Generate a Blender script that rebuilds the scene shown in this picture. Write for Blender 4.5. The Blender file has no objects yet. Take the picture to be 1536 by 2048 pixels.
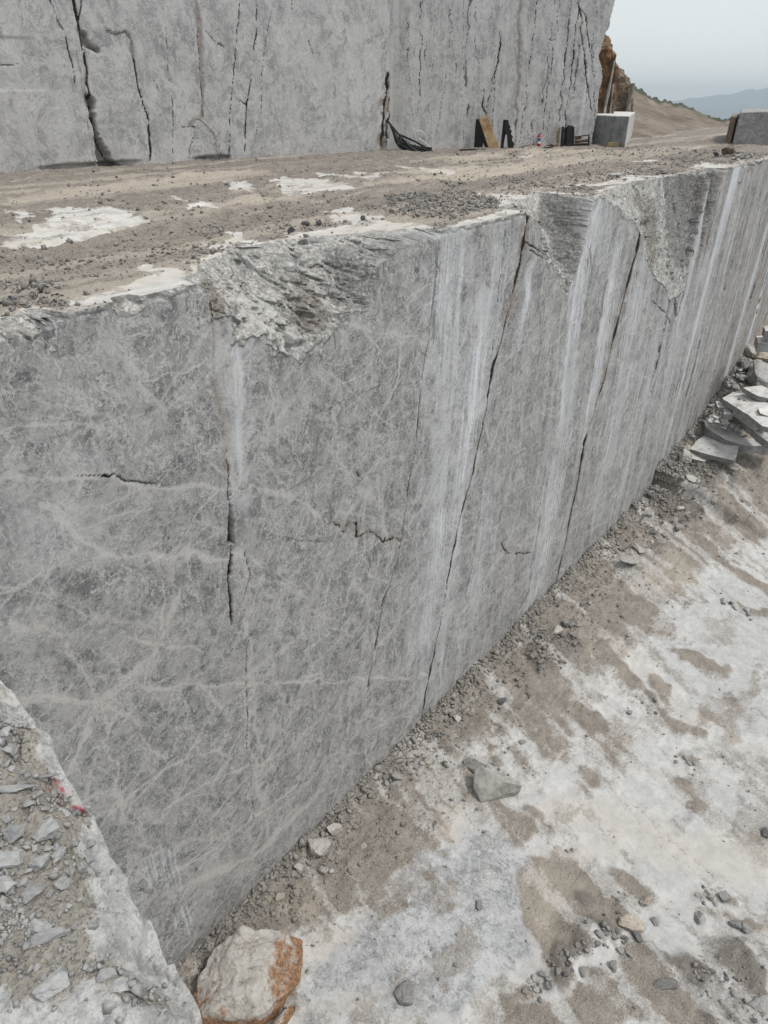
import bpy, bmesh, math, random
import numpy as np
from mathutils import Vector, Matrix, Euler
sc = bpy.context.scene
COL = sc.collection
R = math.radians
# ------------------------------------------------------------------ camera
F_PX, YH, CAMZ = 1380.0, 190.0, 2.2          # focal length and horizon row of the 1536 x 2048 photograph
PITCH = math.atan((1024 - YH) / F_PX)
cam_d = bpy.data.cameras.new('camera'); cam = bpy.data.objects.new('camera', cam_d); COL.objects.link(cam)
cam.location = (0, 0, CAMZ); cam.rotation_euler = (math.pi/2 - PITCH, 0, 0)
cam_d.sensor_fit = 'VERTICAL'; cam_d.sensor_height = 36.0; cam_d.lens = 36.0 * F_PX / 2048.0
cam_d.clip_start = 0.05; cam_d.clip_end = 30000
sc.camera = cam
# ------------------------------------------------------------------ world, sun, exposure
SUN_EL, SUN_AZ = R(58), R(118)                # azimuth measured clockwise from +Y (ahead)
w = bpy.data.worlds.new('World'); sc.world = w; w.use_nodes = True
nt = w.node_tree; nt.nodes.clear()
wo = nt.nodes.new('ShaderNodeOutputWorld'); bg = nt.nodes.new('ShaderNodeBackground')
sky = nt.nodes.new('ShaderNodeTexSky'); sky.sky_type = 'NISHITA'; sky.sun_disc = False
sky.sun_elevation = SUN_EL; sky.sun_rotation = SUN_AZ; sky.dust_density = 3.0; sky.air_density = 1.0; sky.ozone_density = 1.0
tc = nt.nodes.new('ShaderNodeTexCoord'); mp = nt.nodes.new('ShaderNodeMapping'); mp.inputs['Scale'].default_value = (1, 1, 4)
cn = nt.nodes.new('ShaderNodeTexNoise'); cn.inputs['Scale'].default_value = 1.6; cn.inputs['Detail'].default_value = 5
cr = nt.nodes.new('ShaderNodeValToRGB')
cr.color_ramp.elements[0].position = 0.3; cr.color_ramp.elements[0].color = (5.5, 5.8, 5.95, 1)
cr.color_ramp.elements[1].position = 0.75; cr.color_ramp.elements[1].color = (6.2, 6.45, 6.55, 1)
mx = nt.nodes.new('ShaderNodeMix'); mx.data_type = 'RGBA'; mx.inputs[0].default_value = 0.88
nt.links.new(tc.outputs['Generated'], mp.inputs[0]); nt.links.new(mp.outputs[0], cn.inputs[0]); nt.links.new(cn.outputs[0], cr.inputs[0])
nt.links.new(sky.outputs[0], mx.inputs[6]); nt.links.new(cr.outputs[0], mx.inputs[7])
nt.links.new(mx.outputs[2], bg.inputs[0]); bg.inputs[1].default_value = 0.1
nt.links.new(bg.outputs[0], wo.inputs[0])
sd = bpy.data.lights.new('sun', 'SUN'); sd.energy = 1.5; sd.angle = R(10); sd.color = (1.0, 0.96, 0.9)
sun = bpy.data.objects.new('sun', sd); COL.objects.link(sun)
sdir = Vector((math.sin(SUN_AZ)*math.cos(SUN_EL), math.cos(SUN_AZ)*math.cos(SUN_EL), math.sin(SUN_EL)))
sun.rotation_euler = sdir.to_track_quat('Z', 'Y').to_euler()
sc.view_settings.view_transform = 'Standard'; sc.view_settings.look = 'None'; sc.view_settings.gamma = 1.0
sc.view_settings.exposure = 0.56
sc.render.resolution_x = 768; sc.render.resolution_y = 1024

# ------------------------------------------------------------------ noise and geometry helpers
def vnoise(x, y, seed=0):
    xi = np.floor(x); yi = np.floor(y); fx = x - xi; fy = y - yi
    xi = xi.astype(np.int64); yi = yi.astype(np.int64)
    def h(a, b):
        n = (a*374761393 + b*668265263 + seed*982451653) & 0xffffffff
        n = ((n ^ (n >> 13)) * 1274126177) & 0xffffffff
        n = ((n ^ (n >> 15)) * 2246822519) & 0xffffffff
        return ((n ^ (n >> 16)) & 0xffffff) / float(0xffffff)
    ux = fx*fx*fx*(fx*(fx*6-15)+10); uy = fy*fy*fy*(fy*(fy*6-15)+10)
    a = h(xi, yi); b = h(xi+1, yi); c = h(xi, yi+1); d = h(xi+1, yi+1)
    return (a*(1-ux)+b*ux)*(1-uy) + (c*(1-ux)+d*ux)*uy
def fbm(x, y, seed=0, octv=4, gain=.5):
    t = 0; a = 1.0; s = 0
    for k in range(octv):
        t = t + a*(vnoise(x*2**k + 17.3*k, y*2**k - 9.1*k, seed+k)*2-1); s += a; a *= gain
    return t/s
def ridge(x, y, seed=0, octv=4, gain=.5):
    t = 0; a = 1.0; s = 0
    for k in range(octv):
        t = t + a*(1-2*np.abs(vnoise(x*2**k + 5.3*k, y*2**k + 3.1*k, seed+k)*2-1)); s += a; a *= gain
    return t/s
def facet(x, y, seed=0):
    """broken-stone relief: every cell a tilted plane"""
    xi = np.floor(x); yi = np.floor(y); best = np.full(x.shape, 1e9); out = np.zeros(x.shape)
    def h(a, b, k):
        n = (a.astype(np.int64)*374761393 + b.astype(np.int64)*668265263 + (seed*7+k)*982451653) & 0xffffffff
        n = ((n ^ (n >> 13)) * 1274126177) & 0xffffffff; n = ((n ^ (n >> 15)) * 2246822519) & 0xffffffff
        return ((n ^ (n >> 16)) & 0xffffff) / float(0xffffff)
    for i in (-1, 0, 1):
        for j in (-1, 0, 1):
            cx, cy = xi+i, yi+j; px_, py_ = cx+h(cx, cy, 1), cy+h(cx, cy, 2); d = (x-px_)**2+(y-py_)**2
            m = d < best; best = np.where(m, d, best)
            out = np.where(m, (h(cx, cy, 3)-.5)+(x-px_)*(h(cx, cy, 4)-.5)*2.2+(y-py_)*(h(cx, cy, 5)-.5)*2.2, out)
    return out
def sstep(a, b, x):
    t = np.clip((x-a)/(b-a), 0, 1); return t*t*(3-2*t)
def blur(f, n=1):
    for _ in range(n):
        g = np.pad(f, 1, mode='edge')
        f = (g[1:-1, 1:-1]*2 + g[:-2, 1:-1] + g[2:, 1:-1] + g[1:-1, :-2] + g[1:-1, 2:])/6
    return f
_f = np.array([0, math.cos(PITCH), -math.sin(PITCH)]); _u = np.array([0, math.sin(PITCH), math.cos(PITCH)]); _r = np.array([1., 0, 0])
CAM = np.array([0, 0, CAMZ])
def ray(x, y): return _f*F_PX + _u*(1024-y) + _r*(x-768)
def on_z(x, y, z):
    d = ray(x, y); return CAM + d*((z-CAMZ)/d[2])
def dist_poly(X, Y, poly, w0=None):
    """distance to a polyline and the interpolated width at the nearest point"""
    best = np.full(X.shape, 1e9); wd = np.ones(X.shape)
    for i in range(len(poly)-1):
        ax, ay = poly[i][:2]; bx, by = poly[i+1][:2]
        dx, dy = bx-ax, by-ay; L = dx*dx+dy*dy+1e-12
        t = np.clip(((X-ax)*dx+(Y-ay)*dy)/L, 0, 1)
        d = np.hypot(X-ax-t*dx, Y-ay-t*dy)
        m = d < best; best = np.where(m, d, best)
        if w0 is not None: wd = np.where(m, w0[i]*(1-t)+w0[i+1]*t, wd)
    return best, wd
def in_poly(X, Y, poly):
    c = np.zeros(X.shape, bool); n = len(poly)
    for i in range(n):
        x1, y1 = poly[i][:2]; x2, y2 = poly[(i+1) % n][:2]
        if y1 == y2: continue
        m = ((y1 > Y) != (y2 > Y)) & (X < (x2-x1)*(Y-y1)/(y2-y1)+x1)
        c ^= m
    return c
def seq(a, b, f):
    """positions from a to b with local step f(x)"""
    o = [a]
    while o[-1] < b: o.append(o[-1]+f(o[-1]))
    return np.array(o)
def grid_obj(name, P, mat, attrs=None, st=None, parent=None, flip=False, smooth=True):
    nu, nv = P.shape[:2]; V = P.reshape(-1, 3)
    idx = np.arange(nu*nv).reshape(nu, nv)
    a, b, c, d = idx[:-1, :-1].ravel(), idx[1:, :-1].ravel(), idx[1:, 1:].ravel(), idx[:-1, 1:].ravel()
    q = np.stack([a, d, c, b] if flip else [a, b, c, d], 1)
    me = bpy.data.meshes.new(name); me.vertices.add(len(V)); me.vertices.foreach_set('co', V.astype(np.float32).ravel())
    me.loops.add(q.size); me.loops.foreach_set('vertex_index', q.astype(np.int32).ravel())
    me.polygons.add(len(q)); me.polygons.foreach_set('loop_start', np.arange(0, q.size, 4, dtype=np.int32))
    me.update(calc_edges=True)
    me.polygons.foreach_set('use_smooth', np.full(len(q), smooth))
    if attrs:
        for k, chans in attrs.items():
            at = me.attributes.new(k, 'FLOAT_COLOR', 'POINT')
            arr = np.zeros((len(V), 4), np.float32); arr[:, 3] = 1
            for i, ch in enumerate(chans): arr[:, i] = np.clip(ch, 0, 1).ravel()
            at.data.foreach_set('color', arr.ravel())
    if st is not None:
        at = me.attributes.new('st', 'FLOAT_VECTOR', 'POINT'); at.data.foreach_set('vector', st.reshape(-1, 3).astype(np.float32).ravel())
    me.materials.append(mat)
    o = bpy.data.objects.new(name, me); COL.objects.link(o); o.parent = parent
    return o
def mesh_obj(name, verts, faces, mat, parent=None, smooth=False):
    me = bpy.data.meshes.new(name); me.from_pydata([tuple(v) for v in verts], [], [tuple(f) for f in faces]); me.update()
    if smooth: me.polygons.foreach_set('use_smooth', [True]*len(me.polygons))
    me.materials.append(mat); o = bpy.data.objects.new(name, me); COL.objects.link(o); o.parent = parent
    return o
def bm_obj(name, bm, mat, parent=None, smooth=False):
    me = bpy.data.meshes.new(name); bm.to_mesh(me); bm.free()
    if smooth: me.polygons.foreach_set('use_smooth', [True]*len(me.polygons))
    if mat: me.materials.append(mat)
    o = bpy.data.objects.new(name, me); COL.objects.link(o); o.parent = parent
    return o
def tag(o, label=None, cat=None, group=None, kind=None):
    if label: o['label'] = label
    if cat: o['category'] = cat
    if group: o['group'] = group
    if kind: o['kind'] = kind
    return o
def empty(name, loc, rz=0.0):
    o = bpy.data.objects.new(name, None); COL.objects.link(o); o.location = loc; o.rotation_euler = (0, 0, rz); o.empty_display_size = .2
    return o

# ------------------------------------------------------------------ materials
class NT:
    def __init__(s, name):
        s.m = bpy.data.materials.new(name); s.m.use_nodes = True; s.t = s.m.node_tree; s.t.nodes.clear()
        s.out = s.t.nodes.new('ShaderNodeOutputMaterial'); s.b = s.t.nodes.new('ShaderNodeBsdfPrincipled')
        s.t.links.new(s.b.outputs[0], s.out.inputs[0]); s.b.inputs['Roughness'].default_value = .85; s.b.inputs['Specular IOR Level'].default_value = .25
    def put(s, i, v):
        if isinstance(v, (int, float)): i.default_value = v
        elif isinstance(v, tuple): i.default_value = v if len(v) == len(i.default_value) else (tuple(v)+(1,))[:len(i.default_value)]
        else: s.t.links.new(v, i)
    def attr(s, name):
        n = s.t.nodes.new('ShaderNodeAttribute'); n.attribute_name = name; return n
    def chan(s, name):
        a = s.attr(name); n = s.t.nodes.new('ShaderNodeSeparateColor'); s.t.links.new(a.outputs['Color'], n.inputs[0]); return n.outputs[0], n.outputs[1], n.outputs[2], a.outputs['Alpha']
    def map(s, v, scale=(1, 1, 1), loc=(0, 0, 0), rot=(0, 0, 0)):
        n = s.t.nodes.new('ShaderNodeMapping'); s.put(n.inputs[0], v); n.inputs['Scale'].default_value = scale; n.inputs['Location'].default_value = loc; n.inputs['Rotation'].default_value = rot; return n.outputs[0]
    def noise(s, v, scale, detail=4, rough=.5, dist=0.0, col=False):
        n = s.t.nodes.new('ShaderNodeTexNoise'); s.put(n.inputs['Vector'], v); n.inputs['Scale'].default_value = scale; n.inputs['Detail'].default_value = detail; n.inputs['Roughness'].default_value = rough; n.inputs['Distortion'].default_value = dist
        return n.outputs[1 if col else 0]
    def voro(s, v, scale, feature='DISTANCE_TO_EDGE', rnd=1.0, out=0):
        n = s.t.nodes.new('ShaderNodeTexVoronoi'); n.feature = feature; s.put(n.inputs['Vector'], v); n.inputs['Scale'].default_value = scale; n.inputs['Randomness'].default_value = rnd
        return n.outputs[out]
    def math(s, op, a, b=0.0, clamp=False):
        n = s.t.nodes.new('ShaderNodeMath'); n.operation = op; n.use_clamp = clamp; s.put(n.inputs[0], a); s.put(n.inputs[1], b); return n.outputs[0]
    def vadd(s, a, b, k=1.0):
        n = s.t.nodes.new('ShaderNodeVectorMath'); n.operation = 'MULTIPLY_ADD'; s.put(n.inputs[0], b); n.inputs[1].default_value = (k, k, k); s.put(n.inputs[2], a); return n.outputs[0]
    def rng(s, v, a, b, c=0.0, d=1.0, smooth=False):
        n = s.t.nodes.new('ShaderNodeMapRange'); n.clamp = True
        if smooth: n.interpolation_type = 'SMOOTHSTEP'
        s.put(n.inputs[0], v); n.inputs[1].default_value = a; n.inputs[2].default_value = b; n.inputs[3].default_value = c; n.inputs[4].default_value = d; return n.outputs[0]
    def mix(s, f, a, b, mode='MIX'):
        n = s.t.nodes.new('ShaderNodeMix'); n.data_type = 'RGBA'; n.blend_type = mode; n.clamp_factor = True
        s.put(n.inputs[0], f); s.put(n.inputs[6], a); s.put(n.inputs[7], b); return n.outputs[2]
    def bump(s, h, strength, dist=.02, nrm=None):
        n = s.t.nodes.new('ShaderNodeBump'); s.put(n.inputs['Height'], h); n.inputs['Strength'].default_value = strength; n.inputs['Distance'].default_value = dist
        if nrm is not None: s.t.links.new(nrm, n.inputs['Normal'])
        return n.outputs[0]
    def coord(s, which='Object'):
        n = s.t.nodes.new('ShaderNodeTexCoord'); return n.outputs[which]
    def geo(s): return s.t.nodes.new('ShaderNodeNewGeometry').outputs['Position']
    def fin(s, col, nrm=None, rough=None, metal=None):
        s.put(s.b.inputs['Base Color'], col)
        if nrm is not None: s.t.links.new(nrm, s.b.inputs['Normal'])
        if rough is not None: s.put(s.b.inputs['Roughness'], rough)
        if metal is not None: s.put(s.b.inputs['Metallic'], metal)
        return s.m

def marble_color(t, st, dark=(.132, .131, .133), mid=(.222, .218, .215), light=(.48, .47, .455), vs=1.0, net=1.0):
    """sawn grey marble: clouded grey, flecks, and a net of pale veins at three sizes"""
    wob = t.noise(st, 1.3*vs, 5, .6, col=True)
    wob2 = t.noise(st, 7*vs, 4, .6, col=True)
    p1 = t.vadd(st, wob, .75/vs); p2 = t.vadd(p1, wob2, .12/vs)
    cloud = t.noise(p1, .9*vs, 6, .62)
    fleck = t.noise(p2, 26*max(vs, .8), 4, .70)
    fl2 = t.noise(t.map(p2, (1, .55, 1)), 9*vs, 6, .7)
    base = t.mix(t.rng(cloud, .44, .55), dark, mid); big = t.noise(t.map(p1, loc=(41, 13, 0)), 1.25*vs, 6, .60); base = t.mix(t.rng(big, .52, .60, 0, .55), base, tuple(min(1, x*1.38) for x in mid)); base = t.mix(t.rng(big, .46, .42, 0, .8), base, tuple(x*.80 for x in dark))
    patch = t.noise(p1, 2.6*vs, 5, .60)
    base = t.mix(t.rng(patch, .50, .60, 0, .65), base, tuple(min(1, x*1.22) for x in mid))
    base = t.mix(t.rng(patch, .475, .435, 0, .8), base, tuple(x*.76 for x in dark)); pat2 = t.noise(t.vadd(p2, wob, .3), 6.5*vs, 4, .6); base = t.mix(t.rng(pat2, .44, .40, 0, .7), base, tuple(x*.80 for x in dark))
    base = t.mix(t.rng(fl2, .50, .58, 0, .5), base, tuple(min(1, x*1.35) for x in mid))
    base = t.mix(t.rng(fleck, .53, .61, 0, .32), base, tuple(min(1, x*1.5) for x in mid))
    base = t.mix(t.rng(fleck, .47, .38, 0, .42), base, tuple(x*.6 for x in dark))
    gate = t.noise(st, .55*vs, 3, .5); gate2 = t.noise(t.vadd(st, wob, 1.2), 1.3*vs, 4, .6); gate3 = t.noise(t.vadd(st, wob, 1.2), 2.6*vs, 4, .6)
    def fil(v, sc_, w_, det=5, off=0.0, rg_=.6):      # thin lines where a noise crosses its middle value
        n_ = t.noise(t.map(v, loc=(off, off*.7, 0)), sc_*vs, det, rg_)
        return t.rng(t.math('ABSOLUTE', t.math('SUBTRACT', n_, .5)), 0, w_, 1, 0)
    def web(sc_, w_, dst): return t.rng(t.voro(t.vadd(t.vadd(st, wob, .8/vs), wob2, dst/vs), sc_*vs), .0, w_, 1, 0, False)
    dA = t.map(p1, (1, .38, 1), rot=(0, 0, .55)); dB = t.map(p1, (1, .42, 1), rot=(0, 0, -.75))
    a = t.math('MULTIPLY', fil(dA, 1.6, .014, 6, 3.1), t.rng(gate, .38, .52, .15, .95))
    a = t.math('MAXIMUM', a, t.math('MULTIPLY', fil(dB, 2.4, .016, 6, 7.7), t.rng(gate2, .40, .54, 0, .9)))
    b = t.math('MULTIPLY', fil(st, 3.4, .020, 5, 11.3, .60), t.rng(gate3, .42, .56, .1, .8))
    b = t.math('MAXIMUM', b, t.math('MULTIPLY', fil(dA, 6.5, .022, 4, 17.0), t.rng(gate2, .56, .42, 0, .75)))
    c = t.math('MULTIPLY', fil(dB, 10.5, .03, 3, 23.0), t.rng(gate3, .56, .42, 0, .6))
    e = t.math('MULTIPLY', web(2.2, .03, .14), t.rng(gate3, .50, .62, 0, .8))
    soft_ = t.math('MULTIPLY', fil(p1, .8, .05, 6, 31.0), t.rng(gate2, .44, .60, 0, .42))
    vein = t.math('MAXIMUM', t.math('MAXIMUM', t.math('MAXIMUM', a, b), t.math('MAXIMUM', c, e)), soft_)
    vein = t.math('MULTIPLY', t.math('MULTIPLY', vein, t.rng(fleck, .38, .50, .75, 1)), net)
    return t.mix(vein, base, light), fleck, vein, cloud

def wall_material(name, streaky=.5, warm=(.36, .33, .29), **kw):
    t = NT(name); st = t.attr('st').outputs['Vector']
    col, fleck, vein, cloud = marble_color(t, st, **kw)
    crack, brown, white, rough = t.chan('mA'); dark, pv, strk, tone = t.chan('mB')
    # vertical run-off streaks and saw marks
    s1 = t.noise(t.map(t.vadd(st, t.noise(st, 2.0, 4, .6, col=True), .10), (3.2, .22, 1)), 1.0, 6, .68); s2 = t.noise(t.map(st, (13, .8, 1)), 1.0, 5, .7)
    fine = t.math('ADD', t.math('MULTIPLY', s1, .55), t.math('ADD', t.math('MULTIPLY', s2, .25), t.math('MULTIPLY', fleck, .20)))
    sm = t.math('MULTIPLY', t.rng(fine, .47, .62), t.math('ADD', t.math('MULTIPLY', strk, .9), streaky*.35), True)
    col = t.mix(sm, col, (.43, .425, .42))
    sd_ = t.math('MULTIPLY', t.rng(fine, .50, .36), t.math('ADD', t.math('MULTIPLY', strk, .45), streaky*.15), True)
    col = t.mix(sd_, col, (.15, .145, .14))
    # painted-on things of the stone itself: pale veins, washes of stone dust
    frag = t.noise(st, 34, 4, .75)
    pvm = t.math('MULTIPLY', t.math('MULTIPLY', pv, t.rng(frag, .38, .52, .40, 1)), t.rng(t.noise(st, 11, 4, .7), .38, .50, .55, 1))
    col = t.mix(pvm, col, (.46, .445, .425))
    wm = t.math('MULTIPLY', white, t.rng(t.math('ADD', t.math('MULTIPLY', fine, .7), t.math('MULTIPLY', frag, .4)), .40, .60, .25, 1), True)
    col = t.mix(wm, col, (.60, .615, .645))
    col = t.mix(t.math('MULTIPLY', dark, t.rng(frag, .3, .6, .5, 1)), col, (.115, .113, .112))
    bm = t.math('MULTIPLY', brown, t.rng(frag, .3, .6, .45, 1))
    col = t.mix(bm, col, (.20, .145, .10))
    # broken rock
    pos = t.geo()
    rn = t.noise(pos, 5.5, 8, .72); rn2 = t.noise(t.vadd(pos, t.noise(pos, 3, 3, .5, col=True), .4), 17, 6, .75)
    rcol = t.mix(t.rng(rn, .36, .64), (.19, .183, .172), (.50, .49, .465))
    rcol = t.mix(t.rng(rn2, .50, .60), rcol, (.68, .665, .635), 'MIX')
    rcol = t.mix(t.rng(rn2, .46, .32, 0, .8), rcol, (.08, .073, .066))
    fp_ = t.vadd(pos, t.noise(pos, 4, 4, .6, col=True), .22)
    fc = t.voro(fp_, 4.5, 'F1', out=1); fd_ = t.voro(fp_, 13, 'F1', out=1); fs = t.t.nodes.new('ShaderNodeSeparateColor'); t.t.links.new(fc, fs.inputs[0]); fs2 = t.t.nodes.new('ShaderNodeSeparateColor'); t.t.links.new(fd_, fs2.inputs[0])
    rcol = t.mix(t.rng(fs.outputs[0], .3, .8, 0, .4), rcol, (.24, .235, .225)); rcol = t.mix(t.rng(fs2.outputs[0], .65, .95, 0, .45), rcol, (.62, .605, .58)); rcol = t.mix(t.rng(fs2.outputs[1], .75, .95, 0, .4), rcol, (.13, .125, .12))
    fe = t.math('ADD', t.math('MULTIPLY', t.voro(fp_, 4.5, 'F1'), 1.4), t.math('MULTIPLY', t.voro(fp_, 13, 'F1'), .8))
    rcol = t.mix(t.math('MULTIPLY', brown, .75), rcol, t.mix(t.rng(rn2, .42, .6), (.055, .043, .034), (.21, .165, .125)))
    rcol = t.mix(t.math('MULTIPLY', dark, .72), rcol, t.mix(t.rng(rn2, .42, .6), (.075, .073, .072), (.21, .205, .20)))
    rcol = t.mix(t.math('MULTIPLY', white, .75), rcol, (.62, .61, .58))
    col = t.mix(rough, col, rcol)
    col = t.mix(t.rng(crack, .1, .7), col, (.013, .010, .008))  # crack dirt plus recess shade of joints and holes, put into the colour
    hh = t.math('ADD', t.math('MULTIPLY', fleck, .35), t.math('MULTIPLY', s2, .5))
    hr = t.math('MULTIPLY', t.math('ADD', t.math('ADD', rn2, fe), t.math('MULTIPLY', rn, .8)), t.math('MULTIPLY', rough, 10))
    nb = t.bump(t.math('ADD', hh, hr), .55, .012)
    return t.fin(col, nb, .8)

def ground_material(name, bare_a=(.44, .435, .425), bare_b=(.62, .61, .59), dirt_a=(.135, .112, .092), dirt_b=(.27, .235, .20), speck=1.0, soft=0.0, mott=0.0):
    """mA: r = bare stone, g = dark gravel, b = pale dry dust, a = vein-showing wet-sawn stone; mB: r = tread marks, g = orange"""
    t = NT(name); st = t.attr('st').outputs['Vector']
    bare, dk, dust, vn = t.chan('mA'); trk, orange, g3, _ = t.chan('mB')
    n1 = t.noise(st, 2.4, 7, .65); n2 = t.noise(st, 16, 6, .72); n3 = t.noise(st, 60, 4, .75); g = t.voro(st, 28, 'F1'); gc = t.voro(st, 28, 'F1', out=1)
    g2 = t.voro(st, 75, 'F1', out=1)
    dirt = t.mix(t.rng(n1, .35, .66), dirt_a, dirt_b)
    dirt = t.mix(t.rng(n2, .40, .62, 0, .65), dirt, (.31, .272, .235))
    dirt = t.mix(t.rng(n3, .47, .36, 0, .75*speck), dirt, (.065, .055, .046))
    sep = t.t.nodes.new('ShaderNodeSeparateColor'); t.t.links.new(g2, sep.inputs[0])
    dirt = t.mix(t.rng(sep.outputs[0], .72, .95, 0, .6), dirt, (.42, .395, .365))
    dirt = t.mix(t.rng(sep.outputs[1], .78, .97, 0, .7), dirt, (.08, .074, .068))
    dirt = t.mix(t.math('MULTIPLY', dk, t.rng(n2, .40, .62, .15, .9)), dirt, (.13, .122, .112))
    dirt = t.mix(t.math('MULTIPLY', dust, t.rng(n2, .3, .6, .5, 1)), dirt, (.44, .39, .33))
    br = t.mix(t.rng(n1, .35, .65), bare_a, bare_b)
    br = t.mix(t.rng(n2, .42, .66, 0, .35), br, (.66, .65, .63))
    br = t.mix(t.rng(n3, .47, .38, 0, .6), br, (.25, .243, .232)); br = t.mix(t.rng(t.noise(st, 6, 5, .7), .50, .62, 0, .35), br, (.33, .33, .335))
    if mott:
        n5 = t.noise(st, 7, 7, .78); br = t.mix(t.rng(n5, .50, .40, 0, .8), br, (.20, .20, .198)); br = t.mix(t.rng(t.noise(st, 45, 4, .7), .46, .36, 0, .6), br, (.16, .155, .15))
    mcol, fleck, vein, cloud = marble_color(t, st, dark=(.27, .278, .292), mid=(.36, .365, .375), light=(.55, .545, .535), vs=1.0)
    br = t.mix(vn, br, mcol)
    br = t.mix(t.math('MULTIPLY', dust, .65), br, (.50, .45, .395))
    edge = t.math('ADD', bare, t.math('ADD', t.math('MULTIPLY', t.math('SUBTRACT', n2, .5), 1.1), t.math('MULTIPLY', t.math('SUBTRACT', n3, .5), .9)))
    e = t.rng(edge, .40-.22*soft, .66+.26*soft)
    col = t.mix(e, dirt, br)
    col = t.mix(orange, col, (.30, .13, .05))
    hd = t.math('ADD', t.math('MULTIPLY', n2, .9), t.math('ADD', t.math('MULTIPLY', n3, .5), t.math('MULTIPLY', t.math('SUBTRACT', .6, g), .6)))
    hb = t.math('ADD', t.math('MULTIPLY', n2, .22), .55)
    mixh = t.t.nodes.new('ShaderNodeMix'); t.put(mixh.inputs[0], e); t.put(mixh.inputs[2], hd); t.put(mixh.inputs[3], hb)
    nb = t.bump(mixh.outputs[0], .8, .03)
    return t.fin(col, nb, .92)

def stone_material(name, a, b, c=None, scale=6, rust=0.0, dustk=.45, coord='Object', bd=.02):
    t = NT(name); p = t.coord(coord)
    oi = t.t.nodes.new('ShaderNodeObjectInfo')
    p = t.vadd(p, oi.outputs['Random'], 30.0)
    n1 = t.noise(p, scale, 6, .66); n2 = t.noise(p, scale*6, 5, .75)
    col = t.mix(t.rng(n1, .36, .64), a, b)
    col = t.mix(t.rng(n2, .42, .3, 0, .6), col, tuple(x*.45 for x in a))
    col = t.mix(t.rng(n2, .56, .7, 0, .5), col, c or tuple(min(.7, x*1.5) for x in b))
    nrm = t.t.nodes.new('ShaderNodeNewGeometry'); sx = t.t.nodes.new('ShaderNodeSeparateXYZ'); t.t.links.new(nrm.outputs['Normal'], sx.inputs[0])
    up = t.math('MULTIPLY', t.rng(sx.outputs[2], .35, .85), t.rng(n1, .3, .55, .4, 1))      # settled stone dust on the upward faces
    col = t.mix(t.math('MULTIPLY', up, min(1, dustk)), col, (.50, .485, .46) if dustk <= 1 else (.66, .65, .63))
    if rust:
        n4 = t.noise(p, scale*3.2, 7, .75); col = t.mix(t.rng(n4, .46, .34, 0, .75), col, (.13, .115, .10)); col = t.mix(t.rng(n4, .54, .64, 0, .5), col, (.56, .54, .50))
        sz_ = t.t.nodes.new('ShaderNodeSeparateXYZ'); t.t.links.new(t.coord('Object'), sz_.inputs[0])
        lowz = t.math('ADD', t.math('MULTIPLY', sz_.outputs[2], -.9), t.math('MULTIPLY', t.noise(p, scale*.9, 6, .7), 1.7))
        rm = t.math('MULTIPLY', t.rng(lowz, .36, .58), rust)
        col = t.mix(rm, col, t.mix(t.rng(n2, .4, .6), (.13, .06, .025), (.36, .19, .09)))
    br = t.math('ADD', .8, t.math('MULTIPLY', oi.outputs['Random'], .4))
    hs = t.t.nodes.new('ShaderNodeHueSaturation'); t.put(hs.inputs['Value'], br); t.put(hs.inputs['Color'], col)
    return t.fin(hs.outputs[0], t.bump(t.math('ADD', n1, t.math('MULTIPLY', n2, .6)), .8, bd), .88)
def plain(name, colr, rough=.6, metal=0.0, var=.25, scale=8, col2=None):
    t = NT(name); p = t.coord('Object'); n = t.noise(p, scale, 6, .65)
    c = t.mix(t.rng(n, .35, .65), tuple(x*(1-var) for x in colr), col2 or tuple(min(.9, x*(1+var)) for x in colr))
    return t.fin(c, t.bump(n, .2, .01), rough, metal)

M = {}
M['wall'] = wall_material('sawn_grey_marble')
M['upper'] = wall_material('sawn_marble_weathered', streaky=.30, vs=.45, net=.8, dark=(.265, .266, .272), mid=(.335, .333, .333), light=(.54, .53, .515))
M['plateau'] = ground_material('gravel_and_bare_marble', bare_a=(.42, .405, .38), bare_b=(.62, .60, .57), dirt_a=(.15, .125, .104), dirt_b=(.35, .31, .268), soft=.3)
M['pit'] = ground_material('pit_floor_dust_and_marble', bare_a=(.39, .388, .383), bare_b=(.57, .563, .55), dirt_a=(.185, .160, .135), dirt_b=(.36, .325, .28), soft=.55)
M['ledge'] = ground_material('ledge_marble_and_grit', bare_a=(.34, .335, .32), bare_b=(.58, .565, .535), dirt_a=(.36, .34, .305), dirt_b=(.54, .515, .465), speck=.7, soft=.5, mott=1.0)
M['grey'] = stone_material('grey_rubble', (.13, .13, .132), (.23, .228, .225), scale=7)
M['near'] = stone_material('near_grey_stone', (.185, .188, .195), (.29, .291, .290), scale=1.6, dustk=.3, bd=.002)
M['pale'] = stone_material('pale_limestone', (.25, .235, .215), (.40, .38, .35), scale=5, dustk=.7)
M['tan'] = stone_material('tan_rock', (.24, .19, .14), (.38, .32, .25), scale=5, dustk=.4)
M['dark'] = stone_material('dark_rock', (.075, .075, .078), (.14, .14, .142), scale=6, dustk=.2)
M['rust'] = stone_material('rust_stained_boulder', (.36, .335, .30), (.50, .475, .435), scale=2.6, rust=.9, dustk=.3, bd=.06)
M['orange'] = stone_material('orange_brown_rock', (.075, .045, .028), (.23, .125, .06), (.36, .29, .21), bd=.12, scale=1.6, dustk=.15)
M['brown'] = stone_material('brown_rock', (.10, .075, .052), (.22, .17, .125), (.34, .30, .25), bd=.12, scale=.9, dustk=.2)
M['slab'] = stone_material('sawn_slab', (.19, .19, .188), (.30, .30, .292), scale=3, dustk=1.2)
M['gravel'] = stone_material('gravel_chips', (.14, .13, .12), (.28, .265, .245), bd=.004, scale=3, dustk=.25)
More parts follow.
